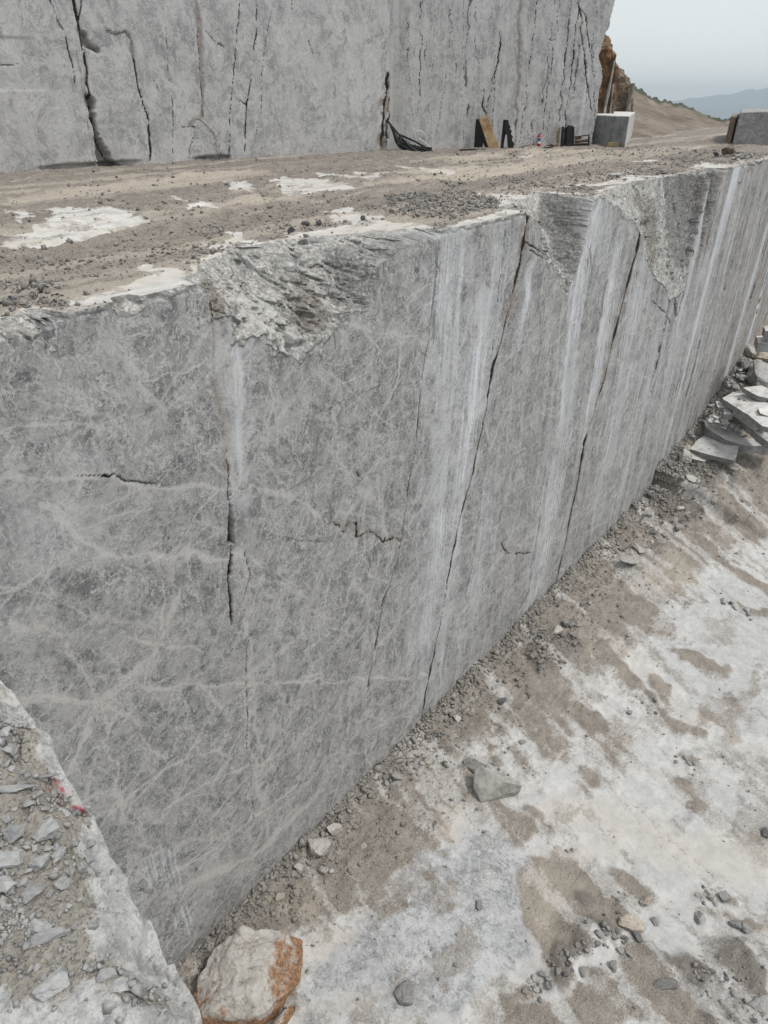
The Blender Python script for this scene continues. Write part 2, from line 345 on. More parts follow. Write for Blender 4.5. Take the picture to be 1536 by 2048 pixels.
M['gravel2'] = stone_material('grey_chips', (.17, .17, .172), (.38, .375, .365), bd=.0015, scale=14, dustk=.25)

# ------------------------------------------------------------------ the lower sawn wall (straight cut running away to the right)
FLOOR = -13.86
W0 = np.array([-3.95, 7.85]); W1 = np.array([15.4, 31.1]); WD = (W1-W0)/np.linalg.norm(W1-W0); WN = np.array([-WD[1], WD[0]])
def px_wall(x, y, P0=W0, N=WN, D=WD):
    d = ray(x, y); t = ((P0-CAM[:2])@N)/(d[:2]@N); p = CAM+d*t
    return (p[:2]-P0)@D, p[2]
def px_sw(x, y, z=0.0):
    p = on_z(x, y, z); return (p[:2]-W0)@WD, (p[:2]-W0)@WN
def sw_xyz(s, w_, z):
    s = np.asarray(s, float); w_ = np.asarray(w_, float)
    return np.stack([W0[0]+WD[0]*s+WN[0]*w_, W0[1]+WD[1]*s+WN[1]*w_, np.broadcast_to(np.asarray(z, float), np.broadcast(s, w_).shape)], -1)

class Face:
    def __init__(f, s, z, pxfun, seed):
        f.s, f.z, f.px = s, z, pxfun
        f.S, f.Z = np.meshgrid(s, z, indexing='ij'); sh = f.S.shape
        f.F = {k: np.zeros(sh) for k in ('crack', 'brown', 'white', 'rough', 'dark', 'pv', 'strk')}; f.D = np.zeros(sh)
        f.js = fbm(f.S*2.1, f.Z*2.1, seed+50, 4)*.5 + fbm(f.S*14, f.Z*14, seed+57, 2)*.10
        f.jz = fbm(f.S*2.1+9, f.Z*2.1, seed+51, 4)*.5
        f.seed = seed
    def sub(f, pts, pad):
        a = np.array([p[:2] for p in pts]); s0, s1 = a[:, 0].min()-pad, a[:, 0].max()+pad; z0, z1 = a[:, 1].min()-pad, a[:, 1].max()+pad
        i0, i1 = np.searchsorted(f.s, [s0, s1]); j0, j1 = np.searchsorted(f.z, [z0, z1]); return slice(i0, i1), slice(j0, j1)
    wk = 1.0; dkk = 1.0
    def line(f, pts, wid, fields, depth=0.0, jit=.12, soft=1.6, raw=False, broken=0.0):
        """pts = photo pixels (x, y[, width factor]); wid in metres; fields {name: strength}"""
        wid = wid*f.wk; depth = depth*f.dkk
        P = [p if raw else f.px(p[0], p[1]) for p in pts]; W = [(p[2] if len(p) > 2 else 1.0)*wid for p in pts]
        sl = f.sub(P, wid*6+.5+jit)
        X, Y = f.S[sl], f.Z[sl]
        if X.size == 0: return
        d, ww = dist_poly(X+f.js[sl]*jit, Y+f.jz[sl]*jit, P, W)
        mod = .15+1.6*vnoise(X*3.1+wid*100, Y*3.1, f.seed+7)**1.5+.5*vnoise(X*15, Y*15, f.seed+8)
        ww = ww*mod
        m = 1-sstep(.35, soft, d/np.maximum(ww, 1e-4))
        m = m*np.clip(ww/(.9*np.maximum(wid*.15, .004)), 0, 1)
        if broken: m = m*sstep(broken-.12, broken+.12, vnoise(X*1.3+3, Y*1.3, f.seed+11))
        for k, v in fields.items(): f.F[k][sl] = np.maximum(f.F[k][sl], m*v)
        if depth: f.D[sl] = np.maximum(f.D[sl], m*depth)
    def poly(f, pts, fields, depth=0.0, jit=.25, bl=1, raw=False, mul=None):
        depth = depth*(.5 if f.dkk < 1 else 1)
        P = [p if raw else f.px(p[0], p[1]) for p in pts]; sl = f.sub(P, .4+jit)
        X, Y = f.S[sl], f.Z[sl]
        if X.size == 0: return
        m = blur(in_poly(X+f.js[sl]*jit, Y+f.jz[sl]*jit, P).astype(float), bl)
        if mul is not None: m = m*mul(X, Y)
        for k, v in fields.items(): f.F[k][sl] = np.maximum(f.F[k][sl], m*v)
        if depth: f.D[sl] = np.maximum(f.D[sl], m*depth)

zs = -(np.concatenate([seq(0, 1.2, lambda v: .016), seq(1.22, 4.6, lambda v: .021), seq(4.63, 15.1, lambda v: .028)]))[::-1]
ss = seq(-3.2, 62, lambda v: .018+.0011*max(0, v) if v < 42 else .25)
WF = Face(ss, zs, px_wall, 3)
S, Z = WF.S, WF.Z
# gentle sawn unevenness
WF.D += .05*fbm(S*.35, Z*.3, 5, 3) + .004*fbm(S*9, Z*.5, 8, 2)
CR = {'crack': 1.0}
BC = {'crack': .75, 'brown': .9}
L = WF.line
# main open joints (photo pixels)
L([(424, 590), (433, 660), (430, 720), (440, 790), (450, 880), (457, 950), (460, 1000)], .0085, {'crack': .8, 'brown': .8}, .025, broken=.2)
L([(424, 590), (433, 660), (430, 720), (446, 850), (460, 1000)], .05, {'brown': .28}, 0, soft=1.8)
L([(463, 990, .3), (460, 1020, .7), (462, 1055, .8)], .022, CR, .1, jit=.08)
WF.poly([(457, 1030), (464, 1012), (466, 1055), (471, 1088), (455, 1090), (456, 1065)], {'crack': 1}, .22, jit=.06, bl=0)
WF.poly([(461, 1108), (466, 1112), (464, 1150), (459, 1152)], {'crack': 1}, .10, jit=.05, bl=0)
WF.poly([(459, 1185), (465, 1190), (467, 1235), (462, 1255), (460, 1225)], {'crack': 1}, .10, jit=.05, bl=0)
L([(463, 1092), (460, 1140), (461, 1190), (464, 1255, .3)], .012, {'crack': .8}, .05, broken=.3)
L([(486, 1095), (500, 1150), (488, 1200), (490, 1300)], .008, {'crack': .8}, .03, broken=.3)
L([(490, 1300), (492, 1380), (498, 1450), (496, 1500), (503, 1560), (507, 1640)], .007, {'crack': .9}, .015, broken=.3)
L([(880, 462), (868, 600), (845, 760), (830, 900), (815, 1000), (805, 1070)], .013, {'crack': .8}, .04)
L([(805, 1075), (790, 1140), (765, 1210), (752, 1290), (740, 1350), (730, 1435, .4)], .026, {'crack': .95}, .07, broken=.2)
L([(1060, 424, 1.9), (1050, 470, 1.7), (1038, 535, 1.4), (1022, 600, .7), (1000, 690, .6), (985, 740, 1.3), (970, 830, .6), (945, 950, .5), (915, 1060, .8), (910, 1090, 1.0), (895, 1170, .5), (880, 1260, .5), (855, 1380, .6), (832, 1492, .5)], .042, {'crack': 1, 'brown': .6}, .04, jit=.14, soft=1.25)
L([(1062, 424), (1050, 480), (1034, 550), (1015, 640)], .09, {'brown': .9}, .03, soft=1.7)
L([(1013, 426), (1008, 500), (996, 590), (990, 650), (984, 700)], .010, {'crack': .8}, .03)
L([(1287, 440, .7), (1277, 490, 1.6), (1262, 545, 1.5), (1245, 610, .9), (1228, 680, 1.1), (1210, 755, .8), (1180, 850, .6), (1168, 888, 1.3), (1160, 950, .6), (1143, 1030, .9), (1128, 1100, .5), (1113, 1165, 1.1), (1095, 1245, .9)], .062, {'crack': 1, 'brown': .8}, .05, jit=.14, soft=1.25)
L([(1287, 440), (1262, 540), (1228, 680), (1180, 850), (1143, 1030), (1095, 1240)], .12, {'brown': .45}, .0, soft=1.8, broken=.35)
L([(1352, 560, .5), (1350, 600, .9), (1353, 636, 1.7)], .05, {'crack': .9}, .25, jit=.05)
L([(1353, 640), (1350, 690), (1330, 740)], .015, {'crack': .6}, .03)
L([(1305, 600), (1330, 625), (1345, 655)], .015, {'crack': .7, 'brown': .5}, .03)
L([(1060, 1178), (1035, 1225), (1010, 1275), (975, 1325)], .035, {'brown': .75, 'crack': .25}, .02, broken=.25)
L([(658, 1038), (680, 1048), (700, 1060), (725, 1064), (750, 1070), (775, 1078), (803, 1083)], .013, {'crack': .9, 'brown': .6}, .02, jit=.5, broken=.42); L([(658, 1038), (700, 1060), (750, 1070), (803, 1083)], .05, {'brown': .4}, 0, jit=.4, broken=.45)
L([(150, 956), (215, 960), (250, 961)], .006, {'crack': .8, 'brown': .5}, .0, jit=.35, broken=.55); L([(205, 958), (222, 961)], .012, CR, .02, jit=.2)
L([(235, 961), (330, 963), (430, 968)], .009, {'crack': .7}, .03, jit=.2, broken=.45)
L([(570, 1078), (620, 1082), (655, 1086)], .008, {'crack': .6}, .02, jit=.2, broken=.45)
L([(700, 888), (712, 920), (720, 948)], .018, {'crack': .7, 'brown': .8}, .03, jit=.3, broken=.3)
L([(1000, 1090), (1018, 1103), (1035, 1108), (1062, 1108)], .018, {'crack': .7, 'brown': .7}, .04, jit=.3, broken=.3)
L([(1150, 968), (1155, 1000), (1148, 1060)], .02, {'brown': .9}, .01, jit=.3, broken=.3)
L([(667, 665), (672, 695)], .012, {'crack': .6}, .02)
L([(1180, 470), (1185, 540), (1170, 620)], .02, {'crack': .5, 'brown': .6}, .03, broken=.3)
L([(1213, 565), (1205, 620), (1195, 660)], .05, {'dark': .8}, .03)
L([(1050, 485), (1080, 500), (1098, 520), (1060, 500)], .012, {'crack': .8}, .03)
L([(735, 860), (738, 900), (725, 960)], .01, {'brown': .6}, 0)
L([(330, 1120), (345, 1190), (330, 1260), (290, 1330)], .05, {'pv': .6, 'brown': .12}, 0, jit=.3)
L([(1295, 960), (1300, 900), (1310, 850)], .02, {'crack': .5}, .03)
# pale veins one can follow in the photograph
VE = [([(0, 950), (80, 958), (250, 967), (430, 975), (560, 985), (640, 1030)], .045, .55), ([(80, 1010), (170, 1080), (240, 1106), (340, 1116), (480, 1112)], .05, .6),
      ([(210, 1402), (170, 1470), (140, 1545)], .04, .8), ([(210, 1402), (260, 1360), (320, 1290), (345, 1210), (360, 1180)], .06, .75), ([(210, 1402), (150, 1395), (40, 1392)], .045, .8),
      ([(215, 1400), (260, 1378), (400, 1372), (520, 1368), (700, 1362), (860, 1350)], .035, .7), ([(210, 1400), (160, 1330), (120, 1270), (20, 1240)], .045, .5),
      ([(215, 1402), (222, 1500), (238, 1600), (245, 1640)], .03, .6), ([(215, 1402), (270, 1440), (310, 1500), (345, 1515)], .03, .55), ([(205, 1400), (170, 1430), (120, 1480)], .05, .5),
      ([(330, 1612), (400, 1580), (470, 1545), (520, 1530), (545, 1512)], .03, .7), ([(350, 1745), (420, 1700), (490, 1645), (560, 1600), (600, 1560)], .035, .6),
      ([(360, 1775), (450, 1735), (520, 1700), (600, 1630), (640, 1580)], .10, .5), ([(290, 762), (370, 738), (420, 712)], .03, .7), ([(0, 790), (90, 800), (200, 830), (300, 900)], .03, .35),
      ([(240, 650), (250, 720), (290, 780), (340, 850)], .05, .4), ([(620, 760), (560, 830), (500, 930), (480, 960)], .05, .35), ([(690, 640), (720, 660), (790, 670), (850, 690)], .035, .6),
      ([(640, 870), (700, 960), (760, 1010), (800, 1030)], .05, .4), ([(430, 640), (380, 700), (280, 900)], .05, .3), ([(100, 1180), (200, 1230), (330, 1260)], .04, .35),
      ([(470, 1130), (560, 1160), (640, 1230), (700, 1240)], .035, .4), ([(700, 1380), (690, 1500), (640, 1560)], .03, .5), ([(560, 1200), (540, 1300), (560, 1420), (540, 1500)], .04, .4),
      ([(740, 860), (640, 1100), (560, 1180)], .04, .3), ([(240, 1410), (230, 1440), (180, 1560)], .03, .5), ([(0, 1120), (100, 1130), (170, 1100)], .04, .3),
      ([(490, 1150), (495, 1300), (505, 1500), (540, 1700)], .05, .45), ([(440, 650), (455, 850), (465, 960)], .10, .35), ([(520, 1380), (700, 1440), (820, 1430)], .03, .35)]
for pts, wd, sg in VE:
    L(pts, wd*.72, {'pv': min(1, sg*1.6)}, 0, jit=.3, soft=1.8)
    L([(x+3, y-4) for x, y in pts], wd*.25, {'pv': min(1, sg*1.2)}, 0, jit=.7, soft=1.8, broken=.35); L([(x-2, y+9) for x, y in pts], wd*.25, {'pv': min(1, sg*1.2)}, 0, jit=.9, soft=1.8, broken=.4)
    L([(x, y+6) for x, y in pts], wd*3.2, {'pv': sg*.45}, 0, jit=.9, soft=2.0, broken=.3)
rv = random.Random(11)
for k in range(620):            # hairline veins wandering through the face, some of them branching
    s0, z0 = rv.uniform(-3, 21)**1.0, rv.uniform(-13.7, -.2); a = rv.choice([rv.gauss(.1, .25), rv.gauss(1.2, .3), rv.gauss(-.9, .35), rv.gauss(.6, .3)]); q = [(s0, z0, rv.uniform(.3, 1))]
    for j in range(rv.randint(3, 8)):
        a += rv.uniform(-.28, .28); l_ = rv.uniform(.12, .5); s0 += math.cos(a)*l_; z0 += math.sin(a)*l_; q.append((s0, z0, rv.uniform(.3, 1.3)))
        if rv.random() < .25: L([q[-1], (s0+math.cos(a+.7)*.3, z0+math.sin(a+.7)*.3, .6), (s0+math.cos(a+.9)*.6, z0+math.sin(a+.9)*.6, .3)], .010, {'pv': .6}, 0, jit=.15, soft=2, raw=True)
    L(q, rv.uniform(.008, .018), {'pv': rv.uniform(.45, 1)}, 0, jit=.15, soft=2, raw=True, broken=rv.uniform(0, .35))
for k in range(120):            # short stray veins
    s0, z0 = rv.uniform(-3, 22), rv.uniform(-13.5, -.3); a = rv.choice([rv.uniform(-.35, .35), rv.uniform(.9, 2.2)]); q = [(s0, z0)]
    for j in range(rv.randint(2, 5)):
        a += rv.uniform(-.35, .35); l_ = rv.uniform(.3, .9); s0 += math.cos(a)*l_; z0 += math.sin(a)*l_; q.append((s0, z0))
    L(q, rv.uniform(.008, .03), {'pv': rv.uniform(.3, .75)}, 0, jit=.3, soft=2, raw=True)
# pale dust washes running down the face
for pts, wd, sg in [([(915, 470), (905, 600), (900, 760), (880, 960), (865, 1150), (850, 1300)], .55, .50), ([(965, 600), (950, 760), (935, 900), (915, 1020)], .30, .75), ([(890, 470), (880, 620), (868, 740)], .16, .6),
                    ([(935, 880), (915, 1060), (890, 1260), (870, 1420)], .25, .35), ([(1195, 400), (1175, 480), (1150, 640), (1135, 760)], .30, .85), ([(1150, 600), (1135, 800), (1105, 980), (1075, 1150), (1060, 1220)], .28, .55),
                    ([(1235, 470), (1215, 620), (1190, 780), (1165, 900)], .22, .6), ([(1215, 400), (1200, 560)], .3, .35), ([(1010, 450), (985, 620), (960, 800)], .3, .35), ([(1060, 540), (1050, 620), (1040, 700)], .10, .8),
                    ([(1290, 520), (1270, 650), (1230, 850), (1190, 1050)], .4, .42), ([(470, 650), (478, 800), (480, 1000)], .14, .42), ([(1075, 1160), (1060, 1230), (1050, 1280)], .2, .5), ([(860, 1180), (850, 1300), (840, 1420)], .2, .45),
                    ([(980, 980), (960, 1130), (930, 1300)], .35, .3), ([(1400, 560), (1360, 700), (1320, 860)], .7, .35), ([(90, 1030), (100, 1130)], .5, .25), ([(1330, 620), (1290, 800), (1240, 980)], .4, .3)]:
    L(pts, wd, {'white': sg*.55, 'strk': sg*.8}, 0, jit=.5, soft=2.0)
    for q in range(int(14+wd*80)):
        o_ = rv.gauss(0, wd*30); i0 = rv.random()**1.6*.6; i1 = min(1, i0+rv.uniform(.15, .7)); m_ = len(pts)-1
        def at_(t__): k_ = min(int(t__*m_), m_-1); f_ = t__*m_-k_; return (pts[k_][0]*(1-f_)+pts[k_+1][0]*f_+o_, pts[k_][1]*(1-f_)+pts[k_+1][1]*f_)
        L([at_(i0)+(.4,), at_((i0*2+i1)/3)+(1,), at_((i0+2*i1)/3)+(.8,), at_(i1)+(.2,)], rv.uniform(.007, .032), {'white': min(1, sg*rv.uniform(.6, 1.5))}, 0, jit=.12, soft=2.2, broken=rv.uniform(0, .3))
for x0, y0, x1, y1 in [(272, 1690, 305, 1800), (278, 1680, 318, 1835), (285, 1685, 322, 1790), (318, 1680, 352, 1860), (325, 1705, 372, 1850), (337, 1700, 378, 1870), (345, 1690, 382, 1845), (300, 1700, 330, 1815)]:
    L([(x0, y0), ((x0+x1)/2, (y0+y1)/2+4), (x1, y1)], .018, {'white': .55}, 0, jit=.08, broken=.4)
# towards the far end the beds stand on edge: long plank-like stripes
far = sstep(19.5, 25.5, S+Z*.25)
WF.F['strk'] = np.maximum(WF.F['strk'], far*.85); WF.F['strk'] = np.maximum(WF.F['strk'], .5*sstep(7.5, 12, S+fbm(S*.5, Z*.4, 77, 3)*2))
st_n = fbm((S-Z*.04)*1.1, Z*.03, 91, 4, .65)
WF.D += far*(.20*np.round(st_n*5)/5)*.6
WF.F['white'] = np.maximum(WF.F['white'], far*.75*sstep(.12, .4, st_n)); WF.F['brown'] = np.maximum(WF.F['brown'], far*.30*sstep(.0, -.35, st_n))
for k in range(44):
    s0 = rv.uniform(21.5, 46); z0 = rv.uniform(-3, .1) if rv.random() < .6 else rv.uniform(-9, -3); l_ = rv.uniform(2, 9); dr = rv.uniform(-.03, .10)
    L([(s0, z0), (s0-dr*l_*.5+rv.uniform(-.05, .05), z0-l_*.5), (s0-dr*l_, z0-l_)], rv.uniform(.012, .035)*(1+s0*.01), {'crack': rv.uniform(.6, 1), 'brown': rv.uniform(0, .6)}, rv.uniform(.05, .15), jit=.12, raw=True, broken=rv.uniform(.1, .4))
L([(1449, 738), (1444, 748)], .14, {'dark': 1, 'crack': .5}, .15, jit=.1)

# ---- broken notches along the top edge: lower outline on the face, rim on the bench
RIM = np.zeros(len(ss)); ZB = np.zeros(len(ss)); PW = np.ones(len(ss))
def notch(low, rim, p):
    a = np.array(sorted([px_wall(*q) for q in low])); b = np.array(sorted([px_sw(*q) for q in rim]))
    s0, s1 = a[0, 0], a[-1, 0]; m = (ss >= s0) & (ss <= s1)
    ZB[m] = np.minimum(ZB[m], np.interp(ss[m], a[:, 0], a[:, 1])); RIM[m] = np.maximum(RIM[m], np.interp(ss[m], b[:, 0], b[:, 1])); PW[m] = p
    return s0, s1
N1 = notch([(404, 553), (424, 610), (434, 650), (462, 655), (520, 657), (556, 686), (600, 700), (640, 688), (682, 645), (735, 612), (742, 570), (752, 532), (792, 494), (840, 470), (884, 455)],
           [(398, 548), (396, 532), (440, 512), (480, 497), (560, 481), (620, 476), (700, 468), (800, 459), (886, 453)], 1.1)
N2 = notch([(1062, 419), (1082, 450), (1090, 500), (1115, 545), (1135, 590), (1150, 545), (1166, 500), (1176, 450), (1190, 392)],
           [(1040, 405), (1058, 392), (1080, 383), (1130, 384), (1180, 387), (1192, 389)], .85)
N3 = notch([(1214, 388), (1240, 425), (1272, 448), (1292, 500), (1310, 545), (1345, 590), (1372, 572), (1392, 545), (1410, 500), (1418, 440), (1424, 356)],
           [(1205, 384), (1235, 372), (1270, 362), (1310, 359), (1360, 356), (1400, 353), (1426, 351)], .8)
N4 = notch([(0, 690), (40, 668), (90, 648), (132, 632)], [(0, 640), (60, 618), (120, 606), (140, 618)], 1.2)
N5 = notch([(1490, 324), (1505, 345), (1516, 318)], [(1488, 322), (1500, 312), (1518, 314)], .7)
N6 = notch([(225, 618), (270, 625), (300, 604)], [(222, 610), (270, 592), (300, 598)], .8)
RIM = np.clip(np.where(ZB < -.1, np.maximum(RIM, .22+.25*sstep(0, 1.5, -ZB)), RIM), 0, 2.6)
k5 = np.ones(5)/5; RIM = np.convolve(np.pad(RIM, 2, mode='edge'), k5, 'valid')
RIM += .03+.045*np.abs(fbm(ss*1.7, ss*0, 21, 4))+.05*sstep(0, .3, RIM)*fbm(ss*3, ss*0, 22, 3)
zbj = np.minimum(ZB, 0)[:, None]*1.04 + (WF.js*.55+facet(S*3, Z*2, 31)*.22*(1-.8*sstep(12, 16, S)))*(ZB < -.05)[:, None]
tt = np.clip((Z-zbj)/np.maximum(-zbj, .03), 0, 1)
isn = ((ZB < -.03)[:, None] & (Z > zbj)).astype(float)
nd = RIM[:, None]*np.where(isn > 0, tt**PW[:, None], 0)
sn = blur(isn, 1)
# chips along an unbroken arris
arr = (1-isn)*RIM[:, None]*sstep(-.10-.08*np.abs(fbm(S*4, Z*4, 35, 3)), .0, Z)
env = np.minimum(1, tt*7)*np.minimum(1, (1-tt)*8+.15)
wx_ = .35*fbm(S*2.3, Z*2.3, 43, 4); wy_ = .35*fbm(S*2.3+5, Z*2.3, 44, 4)
rr = facet((S+wx_)*1.5+Z*.8, (Z+wy_)*1.3-S*.5, 41)*.13+facet((S+wx_*.4)*4.2+Z*2, (Z+wy_*.4)*3.8-S*1.4, 42)*(.075-.07*sstep(8, 16, S))+facet(S*11, Z*10, 45)*.035*(1-sstep(5, 10, S))+ridge(S*5+Z*3, Z*4-S, 47, 4, .6)*.03
rr = rr*(1-.35*sstep(12, 16, S)*(1-sstep(22, 23, S)))
WF.D = WF.D*(1-isn) + arr + isn*(nd + rr*env)
WF.D = np.where(isn > 0, np.minimum(WF.D, RIM[:, None]+.02), WF.D)
WF.D = np.where(isn > 0, np.maximum(WF.D, .09*np.minimum(1, tt*10)), WF.D)
WF.F['rough'] = np.maximum(WF.F['rough'], sn)
WF.F['rough'] = np.maximum(WF.F['rough'], (1-isn)*sstep(-.08, -.02, Z+.05*fbm(S*5, Z*5, 36, 3)))
for k in ('white', 'strk', 'pv', 'crack', 'brown', 'dark'): WF.F[k] = WF.F[k]*(1-sn)
_X = W0[0]+WD[0]*S+WN[0]*WF.D; _Y = W0[1]+WD[1]*S+WN[1]*WF.D; _Zc = Z-CAMZ
_dp = _Y*_f[1]+_Zc*_f[2]; PXX = 768+_X/_dp*F_PX; PXY = 1024-(_Y*_u[1]+_Zc*_u[2])/_dp*F_PX       # where the broken faces stand in the survey picture
def inn(s0, s1, za, zb_): return isn*sstep(s0-.2, s0+.3, S)*(1-sstep(s1-.3, s1+.2, S))*sstep(za-.3, za+.1, Z)*(1-sstep(zb_-.1, zb_+.2, Z))
def pxmask(poly, jit=.3): return isn*blur(in_poly(PXX+WF.js*jit*60, PXY+WF.jz*jit*60, poly).astype(float), 2)
WF.F['brown'] = np.maximum(WF.F['brown'], pxmask([(585, 560), (612, 545), (640, 600), (650, 660), (610, 660), (580, 640)])*.65)
WF.F['brown'] = np.maximum(WF.F['brown'], pxmask([(395, 560), (410, 545), (450, 600), (455, 650), (425, 650)])*.8)
WF.F['dark'] = np.maximum(WF.F['dark'], pxmask([(640, 500), (760, 480), (880, 450), (770, 560), (740, 620), (660, 610)])*.55)
WF.F['white'] = np.maximum(WF.F['white'], pxmask([(470, 590), (520, 590), (620, 680), (640, 720), (560, 700), (480, 650)])*.5)
WF.F['dark'] = np.maximum(WF.F['dark'], pxmask([(1082, 380), (1190, 380), (1176, 450), (1150, 560), (1110, 520), (1080, 440)])*.9)
WF.F['dark'] = np.maximum(WF.F['dark'], pxmask([(1325, 350), (1425, 350), (1418, 480), (1400, 545), (1345, 530), (1330, 440)])*.85)
WF.F['brown'] = np.maximum(WF.F['brown'], pxmask([(1350, 350), (1425, 350), (1415, 430), (1370, 420)])*.45)
WF.F['brown'] = np.maximum(WF.F['brown'], pxmask([(1265, 385), (1310, 395), (1320, 480), (1300, 560), (1280, 440)])*.65)
WF.F['brown'] = np.maximum(WF.F['brown'], pxmask([(1495, 300), (1520, 300), (1515, 350), (1500, 350)])*.9)
# joint stains at the foot
foot = sstep(FLOOR+1.1, FLOOR+.1, Z)*sstep(.35, .6, vnoise(S*.8, Z*.8, 71))
WF.F['brown'] = np.maximum(WF.F['brown'], foot*.22)
P = np.stack([W0[0]+WD[0]*S+WN[0]*WF.D, W0[1]+WD[1]*S+WN[1]*WF.D, Z], -1)
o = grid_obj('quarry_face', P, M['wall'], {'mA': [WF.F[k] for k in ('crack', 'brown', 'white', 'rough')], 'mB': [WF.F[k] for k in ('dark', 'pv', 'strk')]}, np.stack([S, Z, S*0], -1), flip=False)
tag(o, 'tall marble face dropping from bench to pit floor, chipped along its top edge', 'rock face')
RIMF = WF.D[:, -1].copy()          # where the bench top starts

# ------------------------------------------------------------------ the bench (upper ground) behind the lower wall
ws = seq(0, 46, lambda v: .022+.0035*v if v < 14 else .07+.006*(v-14))
s_b = seq(-6.5, 62, lambda v: .026+.0018*max(0, v) if v < 42 else .3)
SB, WB = np.meshgrid(s_b, ws, indexing='ij')
rimb = np.interp(s_b, ss, RIMF)
WW = WB + rimb[:, None]*np.clip(1-WB/4.0, 0, 1)
def gmask(polys, X, Y, jx, jy, jit, fn, bl=1, lines=False):
    m = np.zeros(X.shape)
    for pl in polys:
        m = np.maximum(m, in_poly(X+jx*jit, Y+jy*jit, [fn(*p) for p in pl]).astype(float))
    return blur(m, bl)
jx = fbm(SB*1.1, WW*2.0, 101, 5, .6); jy = fbm(SB*1.1+7, WW*2.0, 102, 5, .6)
f0 = lambda x, y: px_sw(x, y, 0.0)
bare = gmask([[(0, 468), (0, 498), (60, 500), (150, 482), (210, 470), (300, 445), (300, 436), (250, 438), (265, 420), (220, 420), (190, 415), (90, 418), (100, 440), (60, 450), (80, 462)],
              [(10, 420), (50, 422), (45, 445), (15, 440)],
              [(320, 390), (350, 392), (380, 408), (455, 414), (440, 422), (385, 424), (355, 406)],
              [(440, 362), (490, 364), (508, 385), (470, 382)], [(545, 352), (660, 360), (712, 374), (640, 383), (552, 398), (560, 376)],
              [(620, 342), (700, 352), (780, 352), (740, 362), (640, 350)], [(700, 342), (780, 346), (760, 352), (710, 348)], [(780, 330), (910, 340), (905, 350), (860, 345)],
              [(655, 422), (690, 412), (725, 420), (730, 430), (830, 446), (885, 452), (760, 470), (600, 480), (580, 465), (640, 455), (700, 450), (660, 436)],
              [(395, 482), (430, 488), (448, 478), (455, 458), (482, 462), (490, 482), (560, 488), (480, 505), (400, 540), (392, 520), (430, 505)],
              [(285, 525), (330, 530), (385, 545), (405, 560), (380, 590), (150, 625), (150, 592), (260, 565), (300, 548)],
              [(1010, 380), (1180, 386), (1175, 392), (1060, 384)], [(1050, 378), (1200, 372), (1420, 350), (1440, 340), (1300, 350), (1180, 366)],
              [(905, 445), (1060, 412), (1060, 425), (890, 458)], [(965, 386), (1020, 388), (1070, 392), (1085, 440), (1050, 420), (1000, 405)],
              [(1210, 352), (1360, 348), (1430, 338), (1440, 352), (1300, 362)], [(1400, 322), (1470, 330), (1440, 342), (1380, 336)], [(1020, 312), (1090, 308), (1060, 316)], [(1250, 322), (1330, 318), (1300, 326)]],
             SB, WW, jx, jy, .45, f0, 1)
bare = np.maximum(bare, sstep(.30, .05, WB+.15*jx)*sstep(.35, .6, vnoise(SB*.5, WW*0, 104)+.25)*.95)
bench_bare = bare
dkg = gmask([[(760, 400), (840, 388), (965, 386), (1010, 410), (900, 440), (800, 430), (720, 425)], [(0, 560), (90, 580), (150, 610), (100, 640), (0, 660)], [(390, 312), (560, 300), (560, 312), (400, 325)]], SB, WW, jx, jy, .6, f0, 6)
dust = gmask([[(0, 500), (300, 450), (600, 400), (800, 372), (1000, 350), (1200, 322), (1330, 300), (1300, 298), (1100, 318), (900, 346), (700, 374), (450, 420), (200, 470), (0, 488)],
              [(1040, 300), (1250, 302), (1400, 290), (1420, 296), (1250, 315), (1060, 330)], [(780, 345), (900, 352), (1000, 340), (900, 335)],
              [(0, 400), (250, 365), (500, 340), (560, 350), (300, 385), (0, 418)], [(200, 470), (420, 420), (560, 400), (520, 395), (330, 425)],
              [(880, 318), (1000, 306), (1010, 314), (900, 330)]], SB, WW, jx, jy, .5, f0, 5)
a0_, a1_ = np.array(f0(0, 488)), np.array(f0(1330, 298)); td = (a1_-a0_)/np.linalg.norm(a1_-a0_)
ts = fbm((SB*td[1]-WW*td[0])*1.5+.25*jx, (SB*td[0]+WW*td[1])*.07, 121, 5, .62)
dust = np.maximum(dust*(.5+.7*sstep(-.3, .2, ts)), .65*sstep(.12, .32, ts)); dkg = np.maximum(dkg, .45*sstep(.12, .35, -ts)*sstep(1, 3, WB))
bare = bare*(1-.5*sstep(.25, .5, ts*0+fbm(SB*2.2, WW*3.5, 123, 5)+.2)); bench_bare = bare
HB = .05*fbm(SB*.9, WW*.9, 111, 3)+.028*fbm(SB*4, WW*4, 113, 3)+.02*np.maximum(0, ridge(SB*6, WW*6, 115, 3))*(1-dust)+.012*np.maximum(0, fbm(SB*13, WW*13, 117, 3))*3
fr = sstep(.5, 2.0, WB)
HB = HB*1.35*(1-.78*bare)*(.35+.65*fr) - .02*bare + .05*dkg*(.4+fbm(SB*7, WW*7, 119, 3)) + .02*ts*sstep(.8, 2, WB)
# wheel ruts
for pts in ([(0, 470), (300, 428), (600, 392), (900, 350), (1100, 320), (1330, 296)], [(0, 505), (300, 455), (620, 405), (930, 362), (1150, 328), (1380, 296)], [(0, 392), (300, 362), (600, 336), (900, 312), (1180, 300)]):
    d, _ = dist_poly(SB+jx*.2, WW+jy*.2, [f0(*p) for p in pts]); HB -= .07*np.exp(-(d/.22)**2); HB += .05*np.exp(-((d-.45)/.2)**2)
